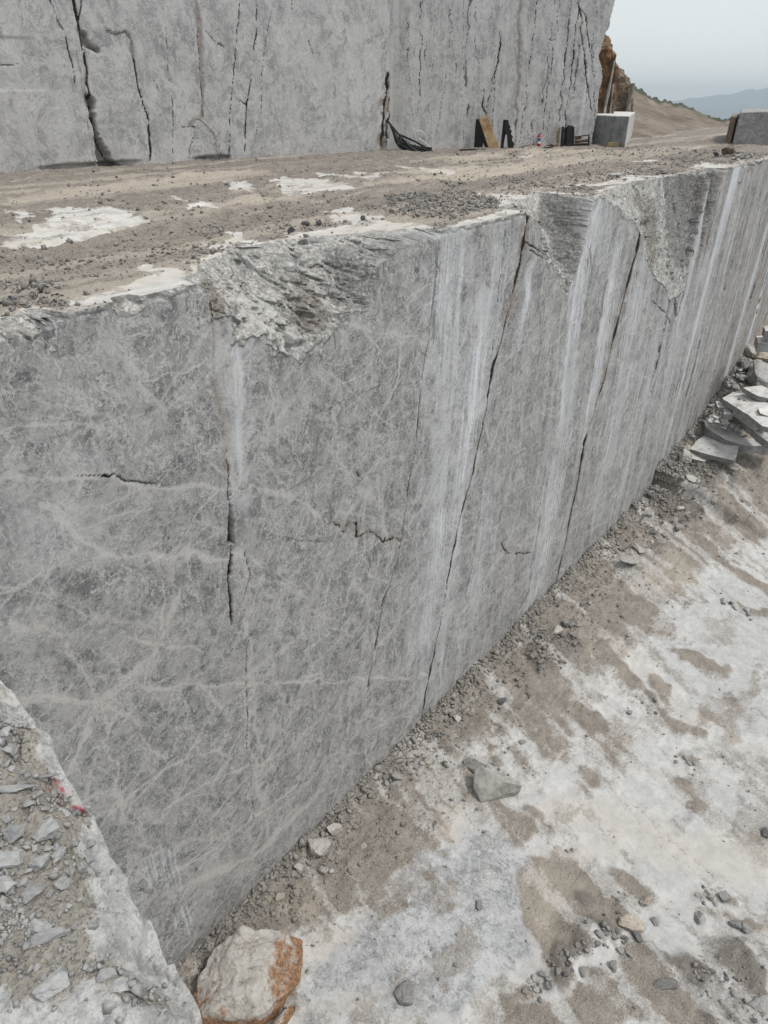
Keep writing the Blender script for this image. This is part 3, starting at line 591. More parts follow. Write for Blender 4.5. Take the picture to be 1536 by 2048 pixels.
# banked grit at the foot of the upper face is added below as its own mound
HB = HB*np.minimum(1, WB/.15+.02)
P = sw_xyz(SB, WW, 0.0); P[..., 2] = HB
P[:, 0, 2] = -.004
o = grid_obj('ground', P, M['plateau'], {'mA': [bare, dkg, dust, 0*bare], 'mB': [0*bare, 0*bare, 0*bare]}, np.stack([SB, WW, SB*0], -1), flip=False)
tag(o, kind='structure')
def bench_h(s, w_):                # rough height of the bench for placing stones
    return 0.0

# ------------------------------------------------------------------ pit floor
prof_px = [(1286, 1066), (1296, 985), (1310, 950), (1380, 870), (1440, 780), (1500, 690), (1530, 640)]
prof = np.array([px_wall(*p) for p in prof_px]); 
ps = np.concatenate([[-10], [prof[0, 0]-.3], prof[1:, 0], [prof[-1, 0]+3, 80]]); pz = np.concatenate([[0], [0], prof[1:, 1]-FLOOR, [prof[-1, 1]-FLOOR+.3, prof[-1, 1]-FLOOR+.3]])
order = np.argsort(ps); ps, pz = ps[order], np.maximum.accumulate(np.clip(pz[order], 0, 9))
PIT_MAX = pz.max()
def pit_h(s, v):                   # v = distance out from the wall
    m = np.interp(s, ps, pz)
    fall = 1-sstep(.6, 6.5+m*.6, v)
    return FLOOR + m*fall
vs_ = seq(-.5, 34, lambda v: .034+.0012*max(0, v)); sp = seq(-9, 75, lambda v: .034+.0016*max(0, v) if v < 38 else .4)
SP, VP = np.meshgrid(sp, vs_, indexing='ij')
def px_pit(x, y, z=FLOOR):
    p = on_z(x, y, z); return (p[:2]-W0)@WD, -((p[:2]-W0)@WN)
def px_pit_m(x, y):                # iterate onto the mound
    z = FLOOR
    for _ in range(25):
        s, v = px_pit(x, y, z); z = .5*z+.5*float(pit_h(s, max(0, v)))
    return s, v, z
fp = lambda x, y: px_pit(x, y)
jx = fbm(SP*.9, VP*.9, 201, 6, .62)+.35*fbm(SP*5, VP*5, 203, 4, .7); jy = fbm(SP*.9+7, VP*.9, 202, 6, .62)+.35*fbm(SP*5+3, VP*5, 204, 4, .7)
dirtpolys = [
 [(330, 2000), (600, 1705), (900, 1430), (1095, 1245), (1290, 1060), (1330, 1090), (1250, 1180), (1180, 1250), (1200, 1290), (1130, 1330), (1060, 1400), (960, 1490), (900, 1560), (1000, 1580), (900, 1660), (880, 1700), (760, 1800), (660, 1850), (540, 1900), (400, 2060)],
 [(1290, 1060), (1300, 900), (1420, 860), (1536, 900), (1536, 960), (1450, 985), (1450, 1040), (1420, 1100), (1360, 1110), (1330, 1100)],
 [(1340, 1090), (1380, 1110), (1536, 1170), (1536, 1200), (1450, 1160), (1370, 1120)],
 [(1060, 1330), (1180, 1300), (1260, 1360), (1310, 1420), (1400, 1460), (1390, 1480), (1330, 1455), (1270, 1400), (1200, 1350), (1130, 1370)],
 [(1095, 1400), (1160, 1420), (1215, 1465), (1200, 1500), (1160, 1470), (1120, 1440)],
 [(1340, 1320), (1380, 1305), (1430, 1340), (1470, 1310), (1440, 1355), (1400, 1345)], [(1430, 1190), (1470, 1210), (1536, 1225), (1536, 1238), (1480, 1228)],
 [(1340, 1505), (1380, 1500), (1410, 1545), (1370, 1535)], [(1350, 1550), (1390, 1550), (1385, 1570), (1355, 1568)], [(1140, 1585), (1190, 1560), (1200, 1575), (1160, 1592)],
 [(1000, 1600), (1060, 1620), (1130, 1660), (1160, 1680), (1080, 1670), (1050, 1700), (1000, 1660), (960, 1660), (940, 1620)],
 [(1050, 1720), (1140, 1710), (1230, 1735), (1290, 1760), (1340, 1800), (1290, 1810), (1250, 1850), (1200, 1880), (1120, 1950), (1050, 1990), (960, 2048), (1060, 1960), (1060, 1800)],
 [(1080, 1990), (1200, 1930), (1300, 1900), (1440, 1910), (1536, 1900), (1536, 2060), (1000, 2060)], [(1390, 1815), (1460, 1835), (1536, 1850), (1536, 1870), (1440, 1862)], [(1250, 1870), (1300, 1880), (1340, 1900), (1260, 1910)],
 [(1380, 1780), (1440, 1785), (1460, 1810), (1400, 1800)], [(1000, 1525), (1045, 1518), (1080, 1545), (1030, 1540)], [(1290, 1370), (1350, 1380), (1340, 1400), (1300, 1392)],
 [(1420, 1480), (1500, 1520), (1536, 1550), (1536, 1565), (1480, 1525)], [(1460, 1540), (1536, 1580), (1536, 1590), (1470, 1555)]]
dirt = gmask(dirtpolys, SP, VP, jx, jy, .50, fp, 5)
dirt = np.maximum(dirt, sstep(.9, .4, VP+jx*.5))
dirt = np.maximum(dirt, sstep(.25, .5, pit_h(SP, VP)-FLOOR+.3*jx))
dirt = np.maximum(dirt, .55*sstep(.5, .8, vnoise(SP*.55+jx, VP*1.6+jy, 207)))
dirt = np.clip(dirt*(.95+.45*fbm(SP*1.6, VP*2.6, 210, 5))+.18*fbm(SP*.8, VP*1.9, 209, 5)-.04, 0, 1)
dustp = gmask([[(560, 1850), (680, 1800), (620, 1900), (420, 2048), (500, 2048), (740, 1870)], [(1080, 1710), (1300, 1640), (1536, 1700), (1536, 1780), (1380, 1740), (1260, 1690), (1100, 1740)],
               [(1060, 1740), (1180, 1760), (1100, 1880), (1050, 1980), (1060, 1860)], [(1090, 1600), (1350, 1640), (1250, 1670), (1060, 1640)], [(1150, 1270), (1230, 1330), (1400, 1450), (1536, 1540), (1536, 1500), (1380, 1420), (1250, 1320)],
               [(1250, 1200), (1340, 1130), (1400, 1180), (1300, 1220)], [(560, 2048), (700, 2000), (780, 1960), (720, 2048)], [(860, 1640), (960, 1590), (900, 1690), (840, 1720)]], SP, VP, jx, jy, .5, fp, 8)
vnm = gmask([[(720, 1850), (870, 1700), (1000, 1660), (1060, 1700), (1070, 1800), (1050, 1900), (960, 2010), (900, 2060), (600, 2060), (650, 1960)], [(1250, 1190), (1380, 1150), (1536, 1200), (1536, 1480), (1400, 1400), (1240, 1290)],
              [(1400, 1560), (1536, 1600), (1536, 1690), (1350, 1640)], [(1240, 1840), (1380, 1820), (1400, 1880), (1280, 1880)]], SP, VP, jx, jy, .45, fp, 4)
fullv = gmask([[(720, 1850), (870, 1700), (1000, 1660), (1060, 1700), (1070, 1800), (1050, 1900), (960, 2010), (900, 2060), (600, 2060), (650, 1960)]], SP, VP, jx, jy, .5, fp, 3)
vnm = np.maximum(vnm*.35, fullv)
dgp = gmask([[(1080, 1980), (1100, 1900), (1180, 1850), (1260, 1800), (1240, 1790), (1210, 1860), (1240, 1850), (1200, 1900)], [(1300, 1900), (1536, 1900), (1536, 2060), (1420, 2060), (1380, 1960)], [(1150, 1775), (1190, 1780), (1180, 1830)],
             [(1040, 1330), (1120, 1290), (1180, 1330), (1080, 1380)], [(1290, 1000), (1420, 1000), (1400, 1080), (1320, 1080)], [(1260, 1385), (1310, 1420), (1300, 1430)]], SP, VP, jx, jy, .45, fp, 6)
bare = 1-dirt
HP = pit_h(SP, np.maximum(VP, 0))
mound = np.clip((HP-FLOOR)/1.0, 0, 1)
HP = HP + .05*fbm(SP*.5, VP*.5, 211, 3) + (.03*fbm(SP*3.5, VP*3.5, 213, 5)+.022*ridge(SP*7, VP*7, 214, 3)+.02*np.maximum(0, fbm(SP*11, VP*11, 215, 3))+.05)*dirt + .05*dgp*ridge(SP*4, VP*4, 217, 4) + mound*(.22*fbm(SP*1.3, VP*1.3, 219, 4)+.05*ridge(SP*5, VP*5, 221, 3)) + .13*blur(dgp, 4)
HP += .16*np.exp(-(VP/.35)**2)*(.5+vnoise(SP*1.6, VP*0, 223))
# machine tread marks near the rubble
c0 = px_pit(1500, 1010); tr = np.exp(-(((SP-c0[0])/2.4)**2+((VP-c0[1])/2.2)**2)*1.2)
aa = (SP-c0[0])*.35+(VP-c0[1])*.93; HP += tr*.07*np.sin((SP*.95-VP*.25)*2*math.pi/.62+jx*1.4)
# run-off rills across the dust
q0, q1 = np.array(px_pit(1150, 1270)), np.array(px_pit(1536, 1560)); fd = (q1-q0)/np.linalg.norm(q1-q0)
rl = fbm((SP*fd[1]-VP*fd[0])*1.1+.5*jx, (SP*fd[0]+VP*fd[1])*.22, 231, 5); HP -= .012*np.exp(-(rl/.05)**2)*(1-fullv)
stk = fbm((SP*fd[1]-VP*fd[0])*2.2+.6*jx, (SP*fd[0]+VP*fd[1])*.28, 233, 6, .62)
dirt = np.clip(dirt*(1-.55*sstep(.05, .35, stk))+.42*sstep(.08, .38, -stk)*(1-fullv)*sstep(.2, .5, vnoise(SP*.35, VP*.35, 235)), 0, 1)
dirt2 = np.maximum(dirt, .55*np.exp(-(rl/.05)**2)*(1-fullv)); bare = 1-dirt2
P = sw_xyz(SP, -VP, 0.0); P[..., 2] = HP
o = grid_obj('pit_floor', P, M['pit'], {'mA': [bare, dgp, dustp*.5, vnm], 'mB': [tr*0, tr*0, tr*0]}, np.stack([SP, VP, SP*0], -1), flip=True)
tag(o, kind='structure')
def pit_z(s, v):
    i = np.clip(np.searchsorted(sp, s), 1, len(sp)-1); j = np.clip(np.searchsorted(vs_, v), 1, len(vs_)-1); return HP[i, j]

# ------------------------------------------------------------------ the near ledge under the camera
EZ = .5                                        # ledge level, 1.7 m under the camera
edge_px = [(-260, 1010), (-120, 1165), (0, 1330), (58, 1405), (110, 1480), (150, 1540), (178, 1600), (212, 1665), (250, 1735), (285, 1795), (318, 1862), (352, 1930), (378, 1990), (402, 2048), (440, 2150), (500, 2330)]
EP = np.array([on_z(x, y, EZ-.04)[:2] for x, y in edge_px])
LD = (EP[-1]-EP[0])/np.linalg.norm(EP[-1]-EP[0]); LN = np.array([LD[1], -LD[0]])       # LN points back into the ledge
if LN @ (np.array([-3, -1.])-EP[5]) < 0: LN = -LN
ea = (EP-EP[0])@LD; ew = (EP-EP[0])@LN
# along a; from edge inwards b
aL = seq(-2.8, ea[-1]+1.6, lambda v: .0065 if v > ea[2]-.35 else .035)
e_off = np.interp(aL, ea, ew)+.012*facet(aL*7, aL*0+.5, 302)+.010*fbm(aL*9, aL*0, 301, 4)+.015*fbm(aL*2.2, aL*0, 303, 3)
bL = seq(0, 2.0, lambda v: .006 if v < 1.1 else .03); bL = np.concatenate([bL, [2.6, 3.6, 5.0]])
AL, BL = np.meshgrid(aL, bL, indexing='ij')
shoulder = .17*(1-sstep(0, .16, BL+.05*fbm(AL*5, BL*5, 305, 4)+.05*facet(AL*8, BL*8, 306)))**1.6
jx = fbm(AL*4, BL*4, 311, 5, .6); jy = fbm(AL*4+5, BL*4, 312, 5, .6)
def px_led(x, y):
    p = on_z(x, y, EZ)[:2]; a = (p-EP[0])@LD; return a, (p-EP[0])@LN-np.interp(a, ea, ew)
fl = lambda x, y: px_led(x, y)
grit = gmask([[(-40, 1420), (60, 1460), (130, 1580), (180, 1680), (215, 1780), (190, 1860), (240, 1920), (300, 1985), (250, 2010), (160, 1960), (100, 1900), (0, 1880), (-60, 1800)],
              [(-60, 1880), (10, 1880), (60, 1860), (110, 1900), (180, 1990), (120, 2010), (60, 1990)], [(30, 1430), (80, 1440), (60, 1462), (10, 1450)], [(170, 1880), (250, 1900), (240, 1930), (180, 1900)]], AL, BL, jx, jy, .10, fl, 3)
HL = EZ-shoulder-.006*np.maximum(0, ridge(AL*14, BL*14, 327, 3))+.010*facet(AL*6+jx, BL*6+jy, 329)*.6+.012*fbm(AL*2.5, BL*2.5, 321, 4)+.004*fbm(AL*17, BL*17, 323, 3)+grit*(.006*fbm(AL*40, BL*40, 325, 2)+.008)
ck = np.zeros(AL.shape)
for pts, wd, dp in [([(-30, 1610), (20, 1578), (60, 1560), (100, 1552), (150, 1556)], .008, .03), ([(285, 1850), (300, 1880), (318, 1900)], .003, .01), ([(340, 1960), (370, 2010), (400, 2050)], .003, .01)]:
    d, _ = dist_poly(AL+jx*.02, BL+jy*.02, [fl(*p) for p in pts]); m = np.exp(-(d/wd)**2); HL -= dp*m; ck = np.maximum(ck, m)
red = np.zeros(AL.shape)
for pts in [[(95, 1528), (105, 1532), (100, 1536), (112, 1535)], [(98, 1556), (104, 1560), (112, 1558)], [(128, 1543), (136, 1549), (142, 1553)], [(97, 1504), (104, 1507)]]:
    d, _ = dist_poly(AL+jx*.03, BL+jy*.03, [fl(*p) for p in pts]); red = np.maximum(red, np.exp(-(d/.009)**2)*sstep(.3, .55, vnoise(AL*90, BL*90, 330)))
pos2 = EP[0]+AL[..., None]*LD+(BL+e_off[:, None])[..., None]*LN
P = np.concatenate([pos2, HL[..., None]], -1)
# sheer side below the shoulder
nside = 60; zz = -np.cumsum(np.linspace(.01, .5, nside)); side = np.repeat(P[:, :1, :], nside, 1)
side[..., 2] = P[:, :1, 2]+zz[None, :]; side[..., 2] = np.maximum(side[..., 2], FLOOR-.3)
off = .02*fbm(aL[:, None]*3, zz[None, :]*3, 340, 4)*np.minimum(1, -zz[None, :]*5)-.03*np.minimum(1, -zz[None, :]*2)
side[..., :2] -= LN*(-off[..., None]*1.0)*-1
P = np.concatenate([side[:, ::-1], P], 1)
pad = lambda f, v=0.0: np.concatenate([np.full((f.shape[0], nside), v), f], 1)
stl = np.concatenate([pad(AL)[..., None], pad(BL)[..., None], P[..., 2:3]], -1); stl[:, :nside, 0] = aL[:, None]
stl = stl*np.array([2.2, 2.2, 2.2])
t = NT('ledge_top'); M['ledge_top'] = M['ledge']
lt = M['ledge'].node_tree
o = grid_obj('rock_ledge', P, M['ledge'], {'mA': [pad(1-grit, 1.0), pad(ck*.9), pad(grit*.3), pad(.25+.4*jx, .6)], 'mB': [pad(ck), pad(red*0), pad(red)]}, stl, flip=False)
bpy.data.materials.remove(t.m)
# red paint marks and the darker grey crack read from mB
nl = lt.nodes; bs = [n for n in nl if n.type == 'BSDF_PRINCIPLED'][0]; src = bs.inputs['Base Color'].links[0].from_socket
an = nl.new('ShaderNodeAttribute'); an.attribute_name = 'mB'; sp_ = nl.new('ShaderNodeSeparateColor'); lt.links.new(an.outputs['Color'], sp_.inputs[0])
m1 = nl.new('ShaderNodeMix'); m1.data_type = 'RGBA'; lt.links.new(sp_.outputs[2], m1.inputs[0]); lt.links.new(src, m1.inputs[6]); m1.inputs[7].default_value = (.42, .02, .06, 1)
m2 = nl.new('ShaderNodeMix'); m2.data_type = 'RGBA'; mm = nl.new('ShaderNodeMath'); mm.operation = 'MULTIPLY'; mm.inputs[1].default_value = .75; lt.links.new(sp_.outputs[0], mm.inputs[0]); lt.links.new(mm.outputs[0], m2.inputs[0]); lt.links.new(m1.outputs[2], m2.inputs[6]); m2.inputs[7].default_value = (.13, .125, .12, 1)
lt.links.new(m2.outputs[2], bs.inputs['Base Color'])
tag(o, 'pale marble ledge in the near left corner, strewn with grey stones and red paint', 'rock ledge')

# ------------------------------------------------------------------ upper sawn face (two cuts meeting near the cable heap)
def upper(name, A, B, ext0, ext1, top, seed, label, paint, pxr=None, res=.042):
    A = np.array(A); B = np.array(B); D = (B-A)/np.linalg.norm(B-A); N = np.array([-D[1], D[0]]); Lg = np.linalg.norm(B-A)
    s = seq(-ext0, Lg+ext1, lambda v: res); z = seq(-.3, top, lambda v: res if v < 8 else .1)
    px = lambda x, y: px_wall(x, y, A, N, D)
    F = Face(s, z, px, seed); F.wk = .62; F.dkk = .28
    F.D += .08*fbm(F.S*.25, F.Z*.25, seed+1, 3)
    F.F['strk'] += .25
    paint(F)
    P = np.stack([A[0]+D[0]*F.S+N[0]*F.D, A[1]+D[1]*F.S+N[1]*F.D, F.Z], -1)
    # return side and top so the block is solid from any side
    back = P[:, -1:, :]+np.array([N[0]*4, N[1]*4, .2]); P = np.concatenate([P, P[:, -1:, :]+np.array([N[0]*.3, N[1]*.3, .05]), back], 1)
    e1 = P[-1:, :, :]+np.array([N[0]*.02, N[1]*.02, 0]); e2 = P[-1:, :, :]+np.array([N[0]*5, N[1]*5, 0]); P = np.concatenate([P, e1, e2], 0)
    def pf(f): f = np.concatenate([f, f[:, -1:], f[:, -1:]], 1); return np.concatenate([f, f[-1:], f[-1:]], 0)
    St = np.stack([pf(F.S), P[..., 2], 0*P[..., 2]], -1); St[-1, :, 0] += 5; 
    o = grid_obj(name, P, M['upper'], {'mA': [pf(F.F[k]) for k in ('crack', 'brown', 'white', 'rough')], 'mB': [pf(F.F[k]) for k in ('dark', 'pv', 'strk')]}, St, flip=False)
    tag(o, label, 'rock face'); return F, A, D, N
UA0 = on_z(0, 345, 0)[:2]; UA1 = on_z(776, 301, 0)[:2]; UB1 = on_z(1192, 291, 0)[:2]; UB0 = on_z(776, 301, 0)[:2]+np.array([.15, .55])
def paintA(F):
    L = F.line; k = 2.3
    gap = [(172, 192), (186, 192), (190, 240), (203, 285), (222, 318), (250, 340), (205, 342), (199, 318), (192, 262), (178, 222)]
    F.poly(gap, {'rough': .35, 'brown': .35, 'dark': .25}, .9, jit=.25)
    L([(178, 192), (184, 200), (190, 250), (201, 290), (218, 320)], .03, {'crack': .8}, .3, jit=.15)
    F.poly([(158, 55), (168, 62), (180, 88), (200, 103), (196, 108), (170, 95), (162, 80)], {'rough': .6, 'brown': .5}, .5, jit=.2)
    L([(146, 0), (158, 50), (164, 88), (172, 130), (174, 165), (184, 200)], .045, {'crack': 1, 'brown': .5}, .3)
    L([(162, 0), (155, 60), (165, 100)], .03, {'crack': .8}, .15); L([(172, 130), (168, 160), (172, 195)], .08, {'brown': .8}, .1)
    L([(152, 100), (162, 160), (178, 260), (192, 330)], .025, {'brown': .5, 'crack': .3}, .05)
    L([(215, 63), (232, 68), (250, 62), (262, 84), (266, 120)], .07, {'rough': .8, 'brown': .5, 'crack': .3}, .2)
    L([(266, 120), (275, 165), (290, 215), (300, 265), (302, 322)], .04, {'crack': .95, 'brown': .4}, .25)
    L([(392, 0), (400, 60), (402, 130), (407, 190), (405, 228)], .11, {'brown': .65, 'rough': .3, 'crack': .15}, .10, soft=1.5); L([(396, 60), (402, 170), (408, 230)], .02, {'crack': .7}, .1)
    L([(380, 255), (405, 232), (425, 262), (440, 300)], .12, {'brown': .5, 'rough': .4}, .1, jit=.5); L([(360, 260), (385, 260), (380, 310)], .03, {'crack': .7}, .1, jit=.5)
    L([(480, 0), (470, 100), (463, 200), (457, 310)], .018, {'crack': .9}, .1)
    L([(515, 0), (510, 90), (503, 155), (494, 205)], .028, {'crack': .9, 'brown': .4}, .12, broken=.25); L([(494, 205), (491, 260), (489, 305)], .035, CR, .2); L([(478, 200), (492, 212), (496, 200)], .03, CR, .15)
    L([(548, 0), (535, 60), (525, 130), (522, 220), (512, 272)], .016, {'crack': .75}, .08)
    L([(100, 0), (125, 60), (142, 110), (148, 165)], .028, {'crack': .85}, .12, broken=.2)
    L([(270, 0), (290, 80), (300, 140), (315, 180)], .02, {'crack': .75}, .08, broken=.3); L([(330, 0), (335, 110), (345, 220), (348, 305)], .018, {'crack': .7}, .06, broken=.3)
    L([(410, 60), (430, 85), (455, 98)], .03, {'crack': .8, 'brown': .5}, .1, broken=.25); L([(235, 105), (262, 160), (280, 200)], .018, {'crack': .6}, .05, broken=.4)
    L([(582, 0), (586, 25)], .03, CR, .1); L([(618, 80), (626, 105)], .03, CR, .1); L([(541, 224), (560, 250)], .02, {'crack': .7}, .05)
    L([(0, 130), (40, 128)], .02, {'crack': .7}, .05)
    L([(806, 0), (806, 30), (797, 80), (789, 130), (778, 170), (770, 205), (765, 240), (763, 295)], .26, {'brown': .75, 'dark': .4}, .25, jit=.5, soft=1.4)
    L([(803, 20), (788, 120), (776, 160), (768, 215), (764, 292)], .11, {'crack': 1}, .3, jit=.35, broken=.15); L([(812, 40), (800, 110), (785, 170), (776, 215), (772, 290)], .09, {'brown': .8, 'crack': .7}, .1, jit=.4)
    r = random.Random(4)
    for i in range(60):
        s0, z0 = r.uniform(-1, 18), r.uniform(0, 8); a = r.choice([-1, -1, 1])*r.uniform(.7, 1.3); q = [(s0, z0)]
        for j in range(r.randint(2, 5)): a += r.uniform(-.25, .25); q.append((q[-1][0]+math.cos(a)*r.uniform(.4, 1.4), q[-1][1]-abs(math.sin(a))*r.uniform(.4, 1.4)))
        L(q, r.uniform(.015, .06), {'pv': r.uniform(.3, .7)}, 0, jit=.5, raw=True, soft=2)
    und = (F.S < 8.6)*sstep(.16, .10, F.Z+.05*fbm(F.S*.8, F.Z*0, 5, 3))*sstep(.25, .45, vnoise(F.S*.33, F.Z*0, 15)+.1)
    F.D += .22*und*(F.Z < .22)
    ox, oz = (np.array(px_wall(x, 150, UA0, np.array([-(UA1-UA0)[1], (UA1-UA0)[0]])/np.linalg.norm(UA1-UA0), (UA1-UA0)/np.linalg.norm(UA1-UA0))) for x in (780, 800))
    F.D += 0
UAn = (UA1-UA0)/np.linalg.norm(UA1-UA0)
FA, _, _, _ = upper('quarry_face', UA0, UA1, 5, .12, 13, 401, 'grey sawn face behind the bench at left, with an open vertical cleft near its foot', paintA)
def paintB(F):
    L = F.line
    F.F['strk'] += .45; F.F['white'] += .42*sstep(.05, .35, fbm(F.S*1.3, F.Z*.06, 431, 4, .6))
    F.F['brown'] += .22*sstep(.1, .4, fbm(F.S*1.8+9, F.Z*.10, 433, 4, .6))
    r = random.Random(9)
    for pts, wd, f in [([(840, 0), (842, 90), (838, 230)], .02, CR), ([(905, 40), (890, 160), (870, 290)], .015, {'crack': .6}), ([(968, 180), (966, 215), (970, 232)], .07, {'brown': .6, 'crack': .8}), ([(1002, 70), (996, 120), (985, 170), (975, 215)], .04, {'crack': .8, 'brown': .7}),
                       ([(1000, 60), (992, 150), (980, 290)], .018, CR), ([(1040, 0), (1037, 100), (1034, 180), (1030, 292)], .09, {'brown': .75, 'crack': .15}), ([(1075, 0), (1062, 100), (1052, 200), (1040, 290)], .02, CR),
                       ([(1118, 0), (1110, 90), (1095, 180), (1085, 262)], .022, CR), ([(1140, 0), (1130, 110), (1122, 200), (1115, 280)], .03, {'crack': .95}), ([(1155, 0), (1163, 50), (1168, 100), (1172, 150), (1178, 190), (1183, 220)], .07, {'crack': .9, 'brown': .8}),
                       ([(1158, 0), (1150, 80), (1140, 170), (1125, 280)], .035, {'crack': .95, 'brown': .5}), ([(1150, 5), (1170, 30), (1180, 80), (1185, 150)], .03, CR), ([(1185, 80), (1187, 160), (1190, 240)], .02, CR),
                       ([(870, 0), (868, 120), (850, 290)], .012, {'crack': .6}), ([(930, 0), (925, 100), (925, 290)], .012, {'crack': .6}), ([(955, 0), (950, 60), (955, 130)], .02, {'crack': .7}), ([(1095, 78), (1105, 82), (1118, 80)], .015, {'crack': .5})]:
        L(pts, wd, f, .12, jit=.25)
    for i in range(50):
        s0, z0 = r.uniform(0, 11), r.uniform(0, 8); q = [(s0, z0), (s0+r.uniform(-.2, .3), z0-r.uniform(1, 3)), (s0+r.uniform(-.3, .6), z0-r.uniform(3, 5))]
        L(q, r.uniform(.01, .05), {'pv': r.uniform(.3, .7)} if r.random() < .6 else {'crack': .6}, 0, jit=.4, raw=True, soft=2, broken=.3)
    # ragged right-hand end
    Lg = np.linalg.norm(UB1-UB0); endx = np.interp(F.Z, [0, 1.5, 3.0, 3.8, 4.6, 5.4, 6.2, 13], [-.1, -.05, -.1, -.35, -.2, .0, .15, .15])+.10*fbm(F.Z*2.2, F.Z*0, 440, 4)
    m = sstep(Lg+endx-.12, Lg+endx+.05, F.S); F.D += m*3.2; F.F['rough'] = np.maximum(F.F['rough'], m); F.F['dark'] = np.maximum(F.F['dark'], m*.5)
FB, _, _, _ = upper('quarry_face', UB0, UB1, 1.6, .42, 13, 402, 'streaked grey sawn face behind the rusty plate and the fire extinguisher', paintB)


# ------------------------------------------------------------------ stones
def arche(seed, n=13, squash=1.0, boxy=.5):
    r = random.Random(seed); bm = bmesh.new()
    for i in range(n):
        v = Vector((r.gauss(0, 1), r.gauss(0, 1), r.gauss(0, 1))).normalized()
        m = max(abs(c) for c in v); v = v*(1-boxy)+(v/m)*boxy*.85; v *= r.uniform(.8, 1.05); bm.verts.new((v.x, v.y, v.z*squash))
    bmesh.ops.convex_hull(bm, input=bm.verts[:]); bmesh.ops.delete(bm, geom=[v for v in bm.verts if not v.link_faces], context='VERTS')
    return bm
from mathutils import noise as mn
def roughen(bm, cuts, amp, freq, seed, bev=.05):
    if bev: bmesh.ops.bevel(bm, geom=bm.edges[:], offset=bev, segments=1, affect='EDGES', profile=.5)
    bmesh.ops.triangulate(bm, faces=bm.faces[:])
    for _ in range(cuts):
        bmesh.ops.subdivide_edges(bm, edges=bm.edges[:], cuts=1, use_grid_fill=True); 
    bmesh.ops.triangulate(bm, faces=bm.faces[:])
    bm.normal_update(); o = Vector((seed*3.7, seed*1.3, seed*.7))
    for v in bm.verts:
        c = v.co*freq+o; d = mn.fractal(c, 1.0, 2.0, 4)+.5*abs(mn.noise(c*2.7)); v.co += v.normal*d*amp
ROCKS = []
for k in range(12):
    bm = arche(100+k, 12+k % 5, [.8, .6, .95, .5][k % 4], [.5, .7, .3][k % 3]); roughen(bm, 3, .085, 2.2, k, .03); me = bpy.data.meshes.new('rock'); bm.to_mesh(me); bm.free(); ROCKS.append(me)
MESHM = {}
def rock_mesh(i, mat):
    if (i, mat) not in MESHM:
        m = ROCKS[i % 12].copy(); m.materials.append(M[mat]); MESHM[(i, mat)] = m
    return MESHM[(i, mat)]
rr_ = random.Random(77)
def rock(p, size, mat, label=None, cat='stone', group=None, asp=(1, .8, .7), rz=None, k=None, sink=.25, name='stone', tilt=.3):
    k = rr_.randrange(12) if k is None else k
    o = bpy.data.objects.new(name, rock_mesh(k, mat)); COL.objects.link(o)
    o.scale = (size*.5*asp[0], size*.5*asp[1], size*.5*asp[2]); h = size*.5*asp[2]*.7
    o.location = (p[0], p[1], p[2]+h*(1-2*sink)); o.rotation_euler = (rr_.uniform(-tilt, tilt), rr_.uniform(-tilt, tilt), rr_.uniform(0, 6.28) if rz is None else rz)
    tag(o, label, cat, group); return o
def depth_of(p): return float((np.array(p)-CAM)@_f)
def mpp(p): return depth_of(p)/F_PX
# merged gravel
GA = []
for k in range(8):
    bm = arche(300+k, 9, .75, .5); bmesh.ops.triangulate(bm, faces=bm.faces[:]); bm.verts.index_update()
    GA.append((np.array([v.co[:] for v in bm.verts]), np.array([[v.index for v in f.verts] for f in bm.faces]))); bm.free()
def gravel(name, pts, size, mat, seed, label):
    rg = np.random.default_rng(seed); n = len(pts); V = []; Fc = []; off = 0; which = rg.integers(0, 8, n)
    for k in range(8):
        m = which == k; c = m.sum()
        if not c: continue
        v, f = GA[k]; q = rg.normal(size=(c, 4)); q /= np.linalg.norm(q, axis=1)[:, None]; a, b, cc, d = q.T
        Rm = np.stack([1-2*(cc*cc+d*d), 2*(b*cc-d*a), 2*(b*d+cc*a), 2*(b*cc+d*a), 1-2*(b*b+d*d), 2*(cc*d-b*a), 2*(b*d-cc*a), 2*(cc*d+b*a), 1-2*(b*b+cc*cc)], 1).reshape(c, 3, 3)
        vv = np.einsum('nij,vj->nvi', Rm, v)*size[m][:, None, None]*rg.uniform(.6, 1.1, (c, 1, 3))+pts[m][:, None, :]
        V.append(vv.reshape(-1, 3)); Fc.append((f[None]+(np.arange(c)*len(v))[:, None, None]+off).reshape(-1, 3)); off += c*len(v)
    V = np.concatenate(V); Fc = np.concatenate(Fc)
    me = bpy.data.meshes.new(name); me.vertices.add(len(V)); me.vertices.foreach_set('co', V.astype(np.float32).ravel()); me.loops.add(Fc.size); me.loops.foreach_set('vertex_index', Fc.astype(np.int32).ravel())
    me.polygons.add(len(Fc)); me.polygons.foreach_set('loop_start', np.arange(0, Fc.size, 3, dtype=np.int32)); me.update(calc_edges=True); me.materials.append(M[mat])
    o = bpy.data.objects.new(name, me); COL.objects.link(o); tag(o, label, 'gravel', kind='stuff'); return o

def interp_grid(sa, wa, H, s, w_):
    i = np.clip(np.searchsorted(sa, s), 1, len(sa)-1); j = np.clip(np.searchsorted(wa, w_), 1, len(wa)-1); return H[i, j]
rg = np.random.default_rng(5)
